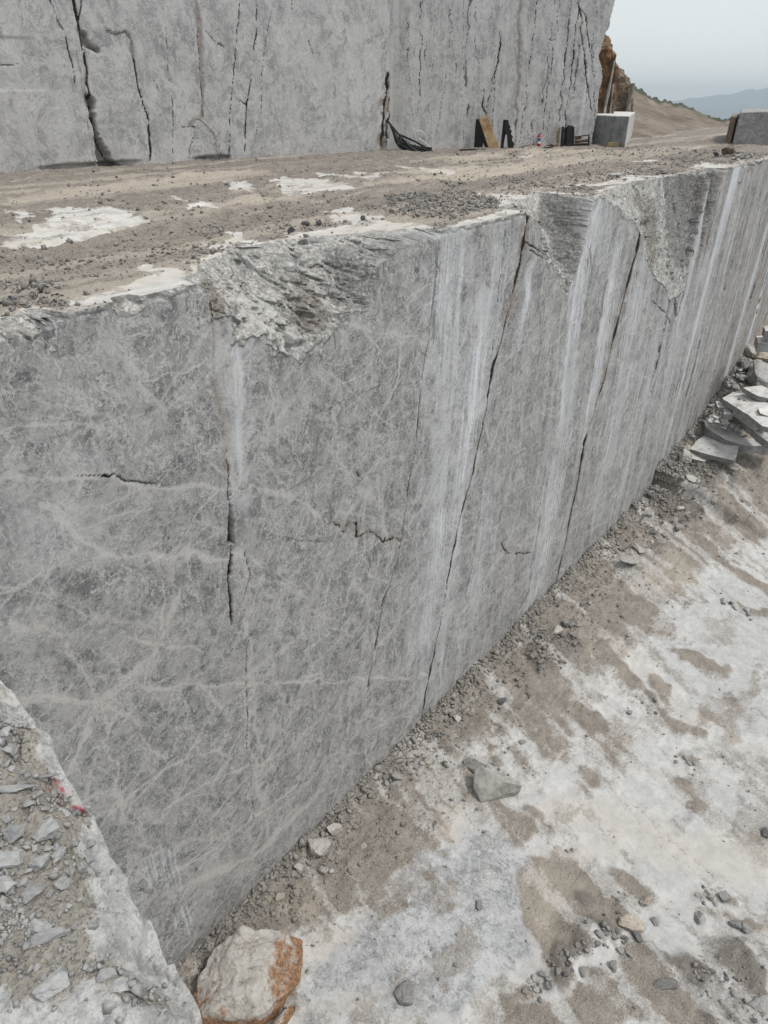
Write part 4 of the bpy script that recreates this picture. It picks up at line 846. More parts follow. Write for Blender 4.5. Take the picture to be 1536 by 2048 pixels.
# bench gravel
n = 110000; s_ = rg.uniform(-5, 34, n)**1.0; w_ = rg.exponential(6, n)+.05; m = (w_ < 24); s_, w_ = s_[m], w_[m]
bm_ = interp_grid(s_b, ws, np.maximum(0, 1-0*SB), s_, w_)
BARE_B = interp_grid(s_b, ws, 1-HB*0, s_, w_)
bb = interp_grid(s_b, ws, bench_bare, s_, w_); dd = interp_grid(s_b, ws, dkg, s_, w_)
prob = (.24-.22*bb)*(vnoise(s_*1.2, w_*1.2, 61)**1.5)*1.6+sstep(.5, .9, dd)*.42; m = rg.random(len(s_)) < prob; s_, w_, dd = s_[m], w_[m], dd[m]
sz = rg.lognormal(-3.85, .55, len(s_))*(1+.45*dd); sz = np.clip(sz, .008, .10)
wv = w_+np.interp(s_, s_b, rimb)*np.clip(1-w_/4, 0, 1); P = sw_xyz(s_, wv, 0.0); P[:, 2] = interp_grid(s_b, ws, HB, s_, w_)+sz*.2
gravel('gravel', P, sz, 'gravel', 1, 'brown and grey gravel scattered over the dirt of the bench')
# grit on the pit floor
n = 90000; s_ = rg.uniform(-4, 36, n); v_ = np.where(rg.random(n) < .45, rg.exponential(.7, n), rg.uniform(0, 20, n)); m = v_ < 22; s_, v_ = s_[m], v_[m]
di = interp_grid(sp, vs_, dirt2, s_, v_); dg = interp_grid(sp, vs_, dgp, s_, v_); nearw = np.exp(-v_/.5)
prob = .02+.65*di*vnoise(s_*1.5, v_*1.5, 63)**2.2+.8*dg*vnoise(s_*2, v_*2, 64)+.35*nearw*vnoise(s_*1.3, v_*0, 65)*1.5+.5*np.clip((pit_h(s_, v_)-FLOOR)/2, 0, .6)
m = rg.random(len(s_)) < prob; s_, v_, dg, nearw = s_[m], v_[m], dg[m], nearw[m]
sz = np.clip(rg.lognormal(-3.95, .6, len(s_))*(1+.7*dg+.8*nearw), .012, .17); P = sw_xyz(s_, -v_, 0.0); P[:, 2] = interp_grid(sp, vs_, HP, s_, v_)+sz*.25
gravel('gravel', P, sz, 'gravel', 2, 'loose stone chips lying on the pit floor and along the foot of the wall')
# grit on the ledge
n = 60000; a_ = rg.uniform(ea[2]-.25, ea[-1]+.1, n); b_ = rg.uniform(.02, 1.1, n); gm = interp_grid(aL, bL, grit, a_, b_)
prob = gm*(.10+.75*sstep(.38, .68, vnoise(a_*7, b_*7, 66)))+.022; m = rg.random(n) < prob*.9; a_, b_ = a_[m], b_[m]
sz = np.clip(rg.lognormal(-5.15, .62, len(a_)), .0022, .024); P2 = EP[0]+a_[:, None]*LD+(b_+np.interp(a_, aL, e_off))[:, None]*LN
P = np.concatenate([P2, (interp_grid(aL, bL, HL, a_, b_)+sz*.3)[:, None]], 1)
gravel('gravel', P, sz, 'gravel2', 3, 'grey grit and small chips spread over the near ledge')

# --- stones on the ledge: (x, y, pixel size, aspect, label)
def led_pt(x, y):
    a, b = px_led(x, y); b = max(b, .02); return on_z(x, y, float(interp_grid(aL, bL, HL, np.array([a]), np.array([b]))[0]))
LS = [(37, 1668, 52, (1, .9, .7), 'angular pale grey stone left of its twin, upper part of the near ledge'), (94, 1666, 52, (1.1, .85, .6), 'square pale grey stone below the red paint, right one of a pair on the ledge'),
      (20, 1726, 58, (1.15, .8, .55), 'flat grey stone cut by the left picture edge, midway down the ledge'), (81, 1728, 40, (.9, 1, .8), 'dark wedge-shaped stone in the middle of the ledge rubble'),
      (121, 1711, 34, (.6, 1, .9), 'narrow upright stone standing right of the dark wedge-shaped stone'), (16, 1774, 46, (1, .8, .7), 'smooth dark grey stone at the left picture edge above the elongated stones'),
      (68, 1792, 52, (1.1, .9, .6), 'broad brownish-grey stone below the dark wedge-shaped stone'), (128, 1770, 32, (1, .9, .8), 'knobbly grey stone in the middle of the grit, right of the broad brownish stone'),
      (48, 1768, 22, (.7, 1, .6), 'small pale oval stone touching the broad brownish-grey stone'), (108, 1974, 76, (1, .9, .6), 'largest grey stone on the ledge, alone near the bottom of the picture'),
      (80, 1856, 50, (1.2, .7, .6), 'dusty brown stone above a longer pale one, lower half of the ledge'), (98, 1880, 56, (1.4, .55, .5), 'long pale stone lying slantwise below the dusty brown stone'),
      (214, 1955, 38, (1.1, .8, .4), 'flat bluish chip near the lower right of the ledge, highest of three'), (240, 1974, 42, (1.1, .8, .35), 'flat bluish chip near the lower right of the ledge, middle of three'),
      (266, 1982, 26, (1, .7, .4), 'flat bluish chip near the lower right of the ledge, smallest of three'), (16, 1502, 42, (1.2, .8, .5), 'flat grey stone at the left picture edge above the long crack'),
      (12, 1470, 34, (1, .8, .6), 'bluish grey stone at the left picture edge, highest on the ledge'), (42, 1481, 26, (1, .8, .6), 'small pale stone right of the two highest stones on the ledge'),
      (34, 1580, 46, (2.2, .4, .4), 'long dark splinter of stone lying in the crack of the ledge'), (88, 1556, 34, (2.0, .4, .35), 'dark grey splinter of stone between the red paint marks'),
      (128, 1632, 28, (1.3, .7, .6), 'dark stone chip just below the red paint marks'), (163, 1652, 34, (1.3, .6, .5), 'dark flat chip near the ledge rim, right of the square pale stone'),
      (176, 1695, 32, (1, .9, .8), 'brown-grey rounded stone close to the ledge rim'), (202, 1773, 26, (1, .9, .8), 'dark stone closest to the ledge rim, halfway down'),
      (187, 1853, 24, (1, .9, .9), 'dark cubic stone alone on the white lower rim strip'), (165, 1738, 24, (.8, 1, .9), 'small pale upright chip in the grit near the ledge rim')]
for i, (x, y, sx, asp, lab) in enumerate(LS):
    p = led_pt(x, y); o = rock(p, sx*mpp(p)*1.12, 'near', lab, 'stone', 'stones on the near ledge', asp, rz=rr_.uniform(-.5, .5), sink=.18, tilt=.2)
for x, y, sx in [(150, 1854, 18), (105, 1924, 16), (229, 1893, 15), (222, 1885, 22), (60, 1610, 26), (10, 1872, 24), (176, 1614, 15), (195, 1805, 16), (140, 1812, 18), (60, 1640, 14), (95, 1700, 18), (150, 1690, 16), (110, 1745, 20), (145, 1740, 14), (175, 1760, 16),
                 (60, 1745, 20), (100, 1790, 20), (160, 1800, 14), (120, 1830, 16), (45, 1820, 22), (30, 1845, 16), (150, 1880, 20), (180, 1900, 16), (130, 1910, 18), (200, 1920, 16), (15, 1640, 22), (70, 1700, 18), (135, 1670, 18), (80, 1590, 16), (45, 1545, 14), (22, 1540, 18), (90, 1620, 18),
                 (110, 1650, 14), (55, 1690, 14), (185, 1725, 16), (200, 1745, 14), (250, 1950, 12), (75, 1935, 18), (90, 1960, 20), (30, 1620, 12)]:
    p = led_pt(x, y); zn = ('upper' if y < 1680 else 'middle' if y < 1800 else 'lower')+' near ledge, '+('by the left picture edge' if x < 50 else 'amid the grit' if x < 140 else 'towards the ledge rim')
    rock(p, sx*mpp(p)*1.1, 'near', 'small grey stone chip on the '+zn, 'stone chip', 'small chips on the '+zn, sink=.2, name='stone_chip')

# --- stones and boulders on the pit floor
def pit_pt(x, y):
    s, v, z = px_pit_m(x, y); v = max(v, .05); z = float(interp_grid(sp, vs_, HP, np.array([s]), np.array([v]))[0]); p = on_z(x, y, z); return p
def shaped(name, px, seed, mat, amp=.05, cuts=3, freq=1.0, bev=.04):
    """px: (x, y, height above floor) -> hull of those points plus their feet"""
    bm = bmesh.new(); c = pit_pt(px[0][0], px[0][1]); zf = c[2]; pts = []
    for x, y, h in px: p = on_z(x, y, zf+h); pts.append(p); 
    org = np.mean(pts, 0); org[2] = zf
    for p in pts: bm.verts.new(p-org); 
    for p in pts: q = p.copy(); q[2] = zf-.1; bm.verts.new((q-org)*np.array([.93, .93, 1]))
    bmesh.ops.convex_hull(bm, input=bm.verts[:]); bmesh.ops.delete(bm, geom=[v for v in bm.verts if not v.link_faces], context='VERTS')
    roughen(bm, cuts, amp, freq, seed, bev); o = bm_obj(name, bm, M[mat]); o.location = org; return o
o = shaped('boulder', [(384, 1992, .35), (430, 1893, .60), (484, 1856, .62), (572, 1862, .45), (606, 1880, .12), (600, 1960, .20), (520, 2032, .55), (404, 2030, .50), (455, 1905, .80), (500, 1985, .80), (556, 1890, .55), (520, 2060, .1), (398, 2052, .1)], 3, 'rust', .06, 4, 2.6, .015)
tag(o, 'huge pale boulder with rust-orange underside where ledge and pit floor meet', 'boulder')
o = shaped('stone', [(585, 2005, .3), (560, 2030, .35), (540, 2062, .3), (520, 2075, .1), (590, 2018, .05), (565, 2060, .05)], 5, 'rust', .05, 3)
tag(o, 'rusty broken fragment leaning against the huge orange-stained boulder', 'stone')
o = shaped('boulder', [(948, 1540, .5), (960, 1530, .62), (985, 1548, .52), (1010, 1562, .42), (1044, 1570, .22), (1040, 1582, .08), (962, 1602, .05), (947, 1575, .2)], 7, 'pale', .035, 4, 1.6, .02)
tag(o, 'triangular wedge of grey rock lying alone on the white pit floor', 'boulder')
o = shaped('stone', [(925, 1520, .1), (938, 1513, .22), (960, 1522, .28), (975, 1530, .2), (950, 1545, .08), (928, 1530, .05)], 9, 'grey', .025, 3, 2, .02)
tag(o, 'flat grey piece tucked behind the triangular wedge of rock', 'stone')
PS = [(1004, 1405, 20, 'dark', (1, .8, .7), 'small dark stone on the pit floor near the wall foot, above the wedge'), (640, 1700, 50, 'pale', (1, .9, .8), 'largest pale stone at the wall foot, above the orange boulder'),
      (668, 1662, 34, 'pale', (.8, 1, .8), 'brownish stone hard against the wall, next above the largest pale foot stone'), (598, 1740, 26, 'pale', (1, .8, .8), 'tan stone below left of the largest pale foot stone'),
      (648, 1742, 24, 'pale', (1, .8, .8), 'grey stone directly below the largest pale foot stone'), (664, 1745, 12, 'pale', (1, 1, .8), 'tiny white stone right below the largest pale foot stone'),
      (728, 1693, 13, 'pale', (1, 1, .8), 'lone small white cube of stone on the brown dirt near the wall foot'), (815, 1992, 46, 'grey', (1.1, .9, .7), 'rounded grey stone at the bottom of the picture on bluish bare rock'),
      (957, 1811, 20, 'grey', (1.1, .8, .7), 'small dark grey stone in the middle of the bluish bare rock'), (1262, 1850, 44, 'tan', (1.2, .8, .75), 'tan rounded stone in the dark gravel at lower right'),
      (1275, 1874, 24, 'dark', (1, .8, .7), 'dark stone just below the tan rounded stone'), (1294, 1805, 28, 'tan', (1, .9, .8), 'brown stone above right of the tan rounded stone'),
      (1449, 1797, 24, 'grey', (.9, 1, .8), 'grey stone on white rock at right, next to a heap of flakes'), (1398, 1838, 28, 'grey', (1.1, .8, .7), 'dark grey stone on the gravel patch right of the tan stone'),
      (1470, 1850, 24, 'grey', (1.1, .9, .7), 'rounded grey stone near the right edge, left of a darker neighbour'), (1494, 1862, 26, 'grey', (1.1, .8, .7), 'darker grey stone near the right edge, right of the rounded one'),
      (1331, 1968, 34, 'dark', (1.5, .7, .35), 'flat blue-black stone at the bottom of the gravel bank'), (1226, 1935, 20, 'grey', (1.2, .8, .7), 'grey stone on top of the gravel bank near the bottom'),
      (1534, 1669, 22, 'dark', (1, 1, .8), 'black stone cut by the right picture edge on white rock'), (1257, 1126, 34, 'pale', (1.2, .8, .6), 'pale flat stone at the wall foot before the rubble bank, lower of two'),
      (1277, 1101, 26, 'pale', (1.2, .8, .6), 'pale flat stone at the wall foot before the rubble bank, upper of two'), (1130, 1250, 18, 'grey', (.9, 1, .9), 'dark upright stone at the foot of the brown crack'),
      (1112, 1262, 26, 'pale', (1.3, .8, .6), 'low pale stone beside the dark upright one at the crack foot'), (1357, 1056, 24, 'grey', (1.2, .8, .6), 'dark stone on the brown dirt beyond the pale flat stones'),
      (1259, 1425, 12, 'grey', (1, 1, .8), 'small stone below the dark furrow in the middle of the floor'), (912, 1440, 20, 'pale', (1, .9, .8), 'stone at the wall foot below the thin forked crack'), (795, 1555, 22, 'grey', (1.2, .8, .7), 'grey stone among the chips at the wall foot, centre of picture'),
      (820, 1545, 20, 'pale', (1, .8, .7), 'pale stone among the chips at the wall foot, right of a grey one'), (1045, 1485, 14, 'tan', (1, .8, .7), 'small brown stone above the wedge on the white floor'),
      (1240, 1905, 16, 'pale', (1, 1, .8), 'small white stone within the dark gravel bank'), (1310, 1700+145, 16, 'grey', (1, 1, .8), 'small grey stone right of the tan rounded stone'), (1520, 2010, 40, 'grey', (1.2, 1, .5), 'broad grey stone half buried in gravel at the bottom right corner'),
      (1165, 1945, 22, 'grey', (1, .8, .7), 'grey stone on the lower left end of the gravel bank'), (560, 1795, 22, 'tan', (1, .8, .7), 'tan stone in the dirt between the wall and the orange boulder')]
for x, y, sx, mat, asp, lab in PS:
    p = pit_pt(x, y); rock(p, sx*mpp(p)*1.15, mat, lab, 'stone', None, asp, sink=.15)
# clusters of small stones that nothing tells apart
cl = [((1060, 1985), (1230, 1850), 46, 15, 26), ((1225, 1790), (1290, 1800), 8, 14, 16), ((1220, 1850), (1262, 1905), 12, 16, 18), ((1345, 1505), (1400, 1545), 8, 11, 20), ((1400, 1775), (1440, 1805), 7, 14, 16), ((1270, 1395), (1305, 1425), 8, 10, 8), ((1430, 1195), (1500, 1225), 9, 14, 8),
      ((1400, 1920), (1536, 2040), 26, 13, 40), ((560, 1770), (700, 1660), 12, 16, 16), ((760, 1580), (850, 1530), 12, 14, 12), ((880, 1470), (960, 1400), 8, 12, 12), ((1120, 1290), (1190, 1200), 8, 12, 14), ((1290, 1090), (1420, 1010), 18, 16, 22), ((1080, 1540), (960, 1520), 4, 9, 14)]
CLN = ['in the dark gravel bank at lower right', 'on the short spur right of the gravel bank', 'around the tan rounded stone', 'in the small heap on white rock at far right centre', 'in the flake heap near the right edge', 'in the dark furrow at mid floor', 'in the dark seam at the upper right of the floor', 'in the gravel of the bottom right corner', 'along the wall foot above the orange boulder', 'in the chip pile at the wall foot mid picture', 'at the wall foot below the thin forked crack', 'at the foot of the brown crack', 'on the dirt bank where the wall juts', 'behind the triangular wedge of rock']
MCN = {'grey': 'mid grey', 'dark': 'dark', 'pale': 'pale dusty', 'slab': 'white-topped', 'tan': 'tan'}
for ci, ((xa, ya), (xb, yb), cnt, sx, spread) in enumerate(cl):
    for i in range(cnt):
        t_ = rr_.random(); x = xa+(xb-xa)*t_+rr_.gauss(0, spread*.5); y = ya+(yb-ya)*t_+rr_.gauss(0, spread*.4); p = pit_pt(x, y)
        mt_ = rr_.choice(['grey', 'dark', 'grey', 'pale']); q_ = rr_.uniform(.5, 1.25); szw = 'larger ' if q_ > .95 else 'smaller ' if q_ < .7 else 'middling '
        rock(p, sx*mpp(p)*q_, mt_, szw+MCN[mt_]+' stone '+CLN[ci], 'stone', szw+MCN[mt_]+' stones '+CLN[ci], sink=.2)

# --- sawn slabs and rubble piled at the far right of the pit
def slab(px, zoff, thick, label, tiltx=0.0, mat='slab', name='flagstone', seed=0, cat='stone slab'):
    cx = sum(p[0] for p in px)/len(px); cy = sum(p[1] for p in px)/len(px); s, v, z = px_pit_m(cx, cy); z += zoff
    pts = [on_z(x, y, z+(tiltx*(x-cx)*.008)) for x, y in px]
    r = random.Random(seed+len(px)); org = np.mean(pts, 0); bm = bmesh.new(); ring = []
    n = len(pts)
    for i in range(n):
        a, b = pts[i], pts[(i+1) % n]; k = max(1, int(np.linalg.norm(b-a)/.28))
        for j in range(k):
            q = a+(b-a)*(j/k); q = q+np.array([r.uniform(-.03, .03), r.uniform(-.03, .03), 0])*(1 if j else .3); ring.append(q-org)
    top = [bm.verts.new(q) for q in ring]; bot = [bm.verts.new(q*np.array([1+r.uniform(-.03, .03)]*2+[1])-np.array([0, 0, thick*r.uniform(.9, 1.1)])) for q in ring]
    bm.faces.new(top); bm.faces.new(bot[::-1])
    for i in range(len(ring)): j = (i+1) % len(ring); bm.faces.new((top[i], bot[i], bot[j], top[j]))
    bmesh.ops.recalc_face_normals(bm, faces=bm.faces[:]); bmesh.ops.triangulate(bm, faces=bm.faces[:])
    o = bm_obj(name, bm, M[mat]); o.location = org; tag(o, label, cat, 'broken slabs piled at the far end of the pit'); return o
slab([(1418, 863), (1448, 872), (1481, 886), (1468, 921), (1425, 911), (1380, 898), (1396, 879)], .35, .22, 'white-topped square slab sprinkled with black chips, nearest of the slab pile', .5)
slab([(1378, 902), (1400, 905), (1425, 914), (1408, 923), (1374, 914)], .12, .12, 'small flat slab under the corner of the chip-sprinkled square slab')
slab([(1403, 836), (1416, 833), (1440, 843), (1462, 860), (1490, 876), (1560, 882), (1560, 893), (1490, 891), (1452, 880), (1415, 857)], .35, .42, 'long curved thick slab running behind the chip-sprinkled square slab', .0)
slab([(1455, 820), (1475, 818), (1500, 840), (1560, 876), (1560, 896), (1530, 880), (1490, 848), (1462, 828)], .85, .30, 'long slanting slab lower of the two stacked on the pile', .6)
slab([(1445, 797), (1466, 784), (1500, 789), (1560, 818), (1560, 862), (1525, 852), (1495, 828), (1468, 812)], 1.2, .22, 'largest white-topped slab on top of the pile, strewn with dark chips', .6)
slab([(1516, 816), (1560, 806), (1560, 842), (1520, 826)], 1.5, .18, 'slab lying on the largest slab at the right picture edge')
slab([(1432, 802), (1470, 808), (1467, 818), (1436, 814)], .6, .22, 'narrow slab jutting left from under the largest slab')
slab([(1486, 775), (1524, 771), (1560, 790), (1560, 802), (1516, 792)], 1.1, .2, 'grey slab behind the largest slab, tipped towards the wall')
slab([(1446, 818), (1460, 817), (1466, 828), (1448, 828)], .7, .3, 'short thick block below the narrow jutting slab')
slab([(1512, 672), (1560, 668), (1560, 690), (1516, 686)], 1.4, .4, 'pale slab highest up the pile beside the wall end', mat='slab')
slab([(1528, 652), (1560, 650), (1560, 664), (1530, 662)], 1.6, .35, 'small pale slab at the far top of the pile')
def mpt(x, y, dz=0):
    s, v, z = px_pit_m(x, y); return on_z(x, y, z+dz)
for x, y, sx, mat, asp, lab in [(1524, 724, 46, 'tan', (1, .9, .9), 'orange-tan angular boulder high on the pile'), (1525, 765, 70, 'grey', (1.3, 1, .7), 'big grey boulder at the right edge below the tan one'), (1492, 738, 34, 'grey', (.8, 1, 1.1), 'grey boulder between the wall foot and the tan boulder'),
                                (1500, 712, 26, 'pale', (1, .9, 1.1), 'upright pale boulder against the wall foot, left of the tan boulder'), (1508, 745, 26, 'tan', (1.4, .6, .8), 'orange-edged flake leaning under the tan boulder'), (1384, 885, 18, 'grey', (1, .9, 1.2), 'dark stone squeezed between wall foot and square slab'),
                                (1372, 905, 22, 'tan', (1, .8, 1), 'brownish block left of the chip-sprinkled square slab'), (1368, 925, 36, 'pale', (1, .8, .9), 'pale pointed boulder leaning at the wall foot left of the slabs'), (1494, 906, 20, 'grey', (1, .8, .9), 'single grey stone in front of the long curved slab'),
                                (1422, 815, 20, 'tan', (.8, .8, 1.2), 'reddish stone between the wall foot and the slab pile'), (1378, 1000, 24, 'grey', (1, .7, .8), 'pointed grey stone on the dirt bank below the slabs'), (1300, 1000, 30, 'grey', (.6, .8, 1.3), 'dark stone wedged where the wall juts at the rubble bank'),
                                (1385, 965, 30, 'pale', (1.1, .9, .6), 'pale flat boulder on the dirt bank below the pointed boulder')]:
    p = mpt(x, y); rock(p, sx*mpp(p)*1.15, mat, lab, 'boulder', None, asp, sink=.15, name='boulder')
for i in range(70):
    if i < 26: x, y = rr_.uniform(1418, 1495), 0; y = 838+(x-1418)*.35+rr_.uniform(-6, 12); dz = .55
    elif i < 48: x = rr_.uniform(1400, 1536); y = 820-(x-1400)*.9+rr_.uniform(-8, 34); dz = .1
    else: x, y = rr_.uniform(1310, 1480), rr_.uniform(900, 1040); dz = 0
    mt_ = rr_.choice(['grey', 'pale', 'grey', 'slab']); pl_ = 'heaped on the curved thick slab' if i < 26 else 'along the wall foot beside the slab pile' if i < 48 else 'on the dirt bank below the slabs'
    p = mpt(x, y, dz); rock(p, rr_.uniform(9, 21)*mpp(p), mt_, MCN[mt_]+' rubble block '+pl_, 'rubble block', MCN[mt_]+' rubble blocks '+pl_, sink=.15, name='rubble_block')
for i in range(34):
    c = rr_.choice([(1435, 890, 22, 9, .4), (1490, 800, 20, 5, 1.22), (1520, 862, 14, 6, 1.2)]); x = rr_.gauss(c[0], c[2]*.5); y = rr_.gauss(c[1], c[3]*.5); p = mpt(x, y, c[4]-.03)
    rock(p, rr_.uniform(2.5, 6)*mpp(p), 'dark', 'tiny dark chip lying on a white-topped slab', 'stone chip', 'dark chips on the white-topped slabs', sink=.1, name='stone_chip')

# --- stones on the bench
def bpt(x, y): return on_z(x, y, .02)
for x, y, sx, mat, asp, lab in [(606, 489, 26, 'grey', (1, .7, .6), 'grey flake on the rim of the big chipped hollow, left of a pair'), (626, 486, 22, 'grey', (1, .7, .6), 'grey flake on the rim of the big chipped hollow, right of a pair'), (500, 500, 40, 'slab', (1.5, .6, .35), 'flat overhanging flake at the left rim of the big chipped hollow'),
                                (583, 466, 18, 'dark', (1, .8, .8), 'dark stone left of two on the white patch above the hollow'), (610, 450, 20, 'dark', (1, .8, .7), 'dark stone at the upper edge of the white patch, beside a rounder one'), (637, 449, 16, 'dark', (1, .9, .8), 'round dark stone right of its neighbour above the white patch'), (726, 439, 13, 'dark', (1, .9, .8), 'lone small dark stone on the white strip of the bench'),
                                (1455, 311, 30, 'brown', (1.1, .9, 1.0), 'purple-brown pyramid-shaped boulder on the bench near the far rim'), (1430, 313, 14, 'dark', (1, .8, 1), 'small dark boulder left of the purple-brown pyramid-shaped one'), (1232, 352, 20, 'pale', (1.4, .8, .5), 'pale flat stone on the bench rim above the brown layer'),
                                (1020, 341, 7, 'dark', (1, .8, .8), 'small dark stone on the bench track in mid distance'), (870, 350, 8, 'brown', (1, .8, .8), 'small brown lump beside the wheel rut on the bench')]:
    p = bpt(x, y); rock(p, sx*mpp(p)*1.15, mat, lab, 'stone', None, asp, sink=.12)
for i in range(150):
    if i < 60: x = rr_.uniform(0, 135); y = 560+rr_.random()**1.3*85+x*.1; sx = 15
    elif i < 95: x = rr_.uniform(1225, 1425); y = 355-(x-1225)*.03+rr_.gauss(0, 4); sx = 11
    elif i < 125: x = rr_.uniform(1465, 1515); y = 315+rr_.gauss(0, 5); sx = 10
    elif i < 138: x = rr_.uniform(1010, 1180); y = 308+rr_.gauss(0, 4); sx = 7
    else: x = rr_.uniform(480, 650); y = 495+rr_.gauss(0, 5); sx = 10
    p = bpt(x, y); a, b = (p[:2]-W0)@WD, (p[:2]-W0)@WN
    if b < np.interp(a, ss, RIMF)+.02: continue
    mt_ = rr_.choice(['grey', 'dark', 'pale', 'grey']); pl_ = 'in the rubble heap at the left end of the bench edge' if i < 60 else 'in the rubble line above the far chipped hollow' if i < 95 else 'in the debris beside the purple-brown boulder' if i < 125 else 'scattered before the upright black planks' if i < 138 else 'on the rim of the big chipped hollow'
    rock(p, sx*mpp(p)*rr_.uniform(.5, 1.2), mt_, MCN[mt_]+' loose stone '+pl_, 'stone', MCN[mt_]+' loose stones '+pl_, sink=.15)

# ------------------------------------------------------------------ things on the bench
def tube(name, pts, r, mat, parent=None, seg=6, closed=False):
    pts = [Vector(p) for p in pts]; n = len(pts); V = []; Fc = []
    for i, p in enumerate(pts):
        a = pts[max(i-1, 0)]; b = pts[min(i+1, n-1)]; t_ = (b-a).normalized(); u = t_.cross(Vector((0.13, .21, .97))).normalized(); v = t_.cross(u)
        for k in range(seg): q = 2*math.pi*k/seg; V.append(p+u*math.cos(q)*r+v*math.sin(q)*r)
    for i in range(n-1):
        for k in range(seg): a = i*seg+k; b = i*seg+(k+1) % seg; Fc.append((a, b, b+seg, a+seg))
    Fc.append(tuple(range(seg))[::-1]); Fc.append(tuple(range((n-1)*seg, n*seg)))
    return mesh_obj(name, V, Fc, mat, parent, True)
def smoothpts(P, k=3):
    for _ in range(k):
        Q = [P[0]]
        for a, b in zip(P[:-1], P[1:]): Q += [tuple(.75*x+.25*y for x, y in zip(a, b)), tuple(.25*x+.75*y for x, y in zip(a, b))]
        P = Q+[P[-1]]
    return P
def at_Y(x, y, Y): d = ray(x, y); return CAM+d*(Y/d[1])
def plate(name, px, Y, thick, mat, parent, org, bev=.008, lean=0.0):
    """an upright plate with the given outline, standing at distance Y, of real thickness"""
    P_ = [at_Y(x, y, Y) for x, y in px]; zmin = min(p[2] for p in P_)
    f = [np.array([p[0], p[1]+lean*(p[2]-zmin), p[2]])-org for p in P_]; b = [p+np.array([0, thick, 0]) for p in f]; n = len(px)
    V = f+b; Fc = [tuple(range(n)), tuple(range(n, 2*n))[::-1]]+[(i, i+n, (i+1) % n+n, (i+1) % n) for i in range(n)]
    bm = bmesh.new(); vs = [bm.verts.new(v) for v in V]; [bm.faces.new([vs[i] for i in q]) for q in Fc]; bmesh.ops.recalc_face_normals(bm, faces=bm.faces[:])
    bmesh.ops.bevel(bm, geom=bm.edges[:], offset=bev, segments=1, affect='EDGES')
    return bm_obj(name, bm, mat, parent)
M['black'] = plain('black_steel', (.012, .012, .013), .6)
M['rustplate'] = plain('rusty_plate', (.34, .17, .06), .8, 0, .35, 1.6, (.42, .34, .22))
M['wood'] = plain('old_wood', (.22, .17, .10), .85)
M['redp'] = plain('red_paint', (.38, .02, .02), .35, 0, .15)
M['white'] = plain('white_plastic', (.6, .6, .58), .5, 0, .1)
M['bluep'] = plain('blue_print', (.03, .10, .24), .5, 0, .1)
M['cable'] = plain('black_cable', (.02, .021, .022), .55)
M['redwood'] = plain('reddish_timber', (.13, .05, .03), .85)
M['hose'] = plain('pale_hose', (.5, .5, .48), .5, 0, .1)
Yb = float(on_z(975, 298, 0)[1])
org = np.array(on_z(978, 298, 0)); org[2] = 0
t_ = tag(empty('rusty_plate', org), 'rusty steel plate leaning against the upper face over a black sheet', 'steel plate')
plate('front_plate', [(958, 236), (977, 233), (999, 297), (978, 299)], Yb-.02, .05, M['rustplate'], t_, org, lean=.12)
plate('rear_sheet', [(952, 239), (961, 236), (980, 297), (971, 297), (966, 285), (965, 297), (948, 297), (950, 262)], Yb+.35, .05, M['black'], t_, org)
plate('top_lip', [(957, 235), (976, 232), (978, 236), (959, 239)], Yb-.10, .10, M['rustplate'], t_, org, bev=.004)
org = np.array(on_z(1016, 298, 0)); org[2] = 0; Yc = org[1]
t_ = tag(empty('cutting_frame', org), 'black two-legged frame with a toothed edge leaning right of the rusty plate', 'steel frame')
plate('leg', [(1007, 239), (1012, 240), (1013, 262), (1009, 280), (1007, 297), (1001, 297), (1004, 268)], Yc+.1, .07, M['black'], t_, org)
plate('leg', [(1010, 239), (1017, 240), (1018, 248), (1021, 252), (1020, 258), (1024, 262), (1022, 268), (1026, 273), (1024, 280), (1028, 286), (1027, 297), (1016, 298), (1014, 270), (1010, 262)], Yc-.02, .07, M['black'], t_, org)
plate('cross_plate', [(1007, 240), (1017, 240), (1018, 262), (1014, 270), (1006, 266)], Yc+.04, .05, M['black'], t_, org, bev=.004)
# extinguisher
org = np.array(on_z(1077, 294, 0)); org[2] = 0.0; u = mpp(org)/math.cos(PITCH)*.93
hgt = (at_Y(1077, 266, org[1])[2]); rad = hgt*.155
t_ = tag(empty('fire_extinguisher', org), 'small red fire extinguisher with a white and blue label standing at the upper face', 'fire extinguisher')
def lathe(name, prof_, mat, parent, seg=20, loc=(0, 0, 0)):
    V = []; Fc = []
    for r_, z_ in prof_:
        for k in range(seg): q = 2*math.pi*k/seg; V.append((loc[0]+r_*math.cos(q), loc[1]+r_*math.sin(q), loc[2]+z_))
    for i in range(len(prof_)-1):
        for k in range(seg): a = i*seg+k; b = i*seg+(k+1) % seg; Fc.append((a, b, b+seg, a+seg))
    Fc.append(tuple(range(seg))[::-1]); Fc.append(tuple(range((len(prof_)-1)*seg, len(prof_)*seg))); return mesh_obj(name, V, Fc, mat, parent, True)
lathe('cylinder', [(rad*.9, 0), (rad, .02), (rad, hgt*.74), (rad*.85, hgt*.82), (rad*.4, hgt*.88), (rad*.3, hgt*.90)], M['redp'], t_)
lathe('valve', [(rad*.32, hgt*.90), (rad*.34, hgt*.95), (rad*.2, hgt*.97)], M['black'], t_, 10)
tube('handle', [(-rad*.2, 0, hgt*.95), (rad*.6, -.02, hgt*1.0), (rad*1.0, -.03, hgt*1.02)], rad*.12, M['black'], t_)
tube('hose', smoothpts([(-rad*.2, 0, hgt*.93), (-rad*.9, -.03, hgt*.88), (-rad*1.2, -.04, hgt*.6), (-rad*1.15, -.05, hgt*.35)]), rad*.10, M['black'], t_)
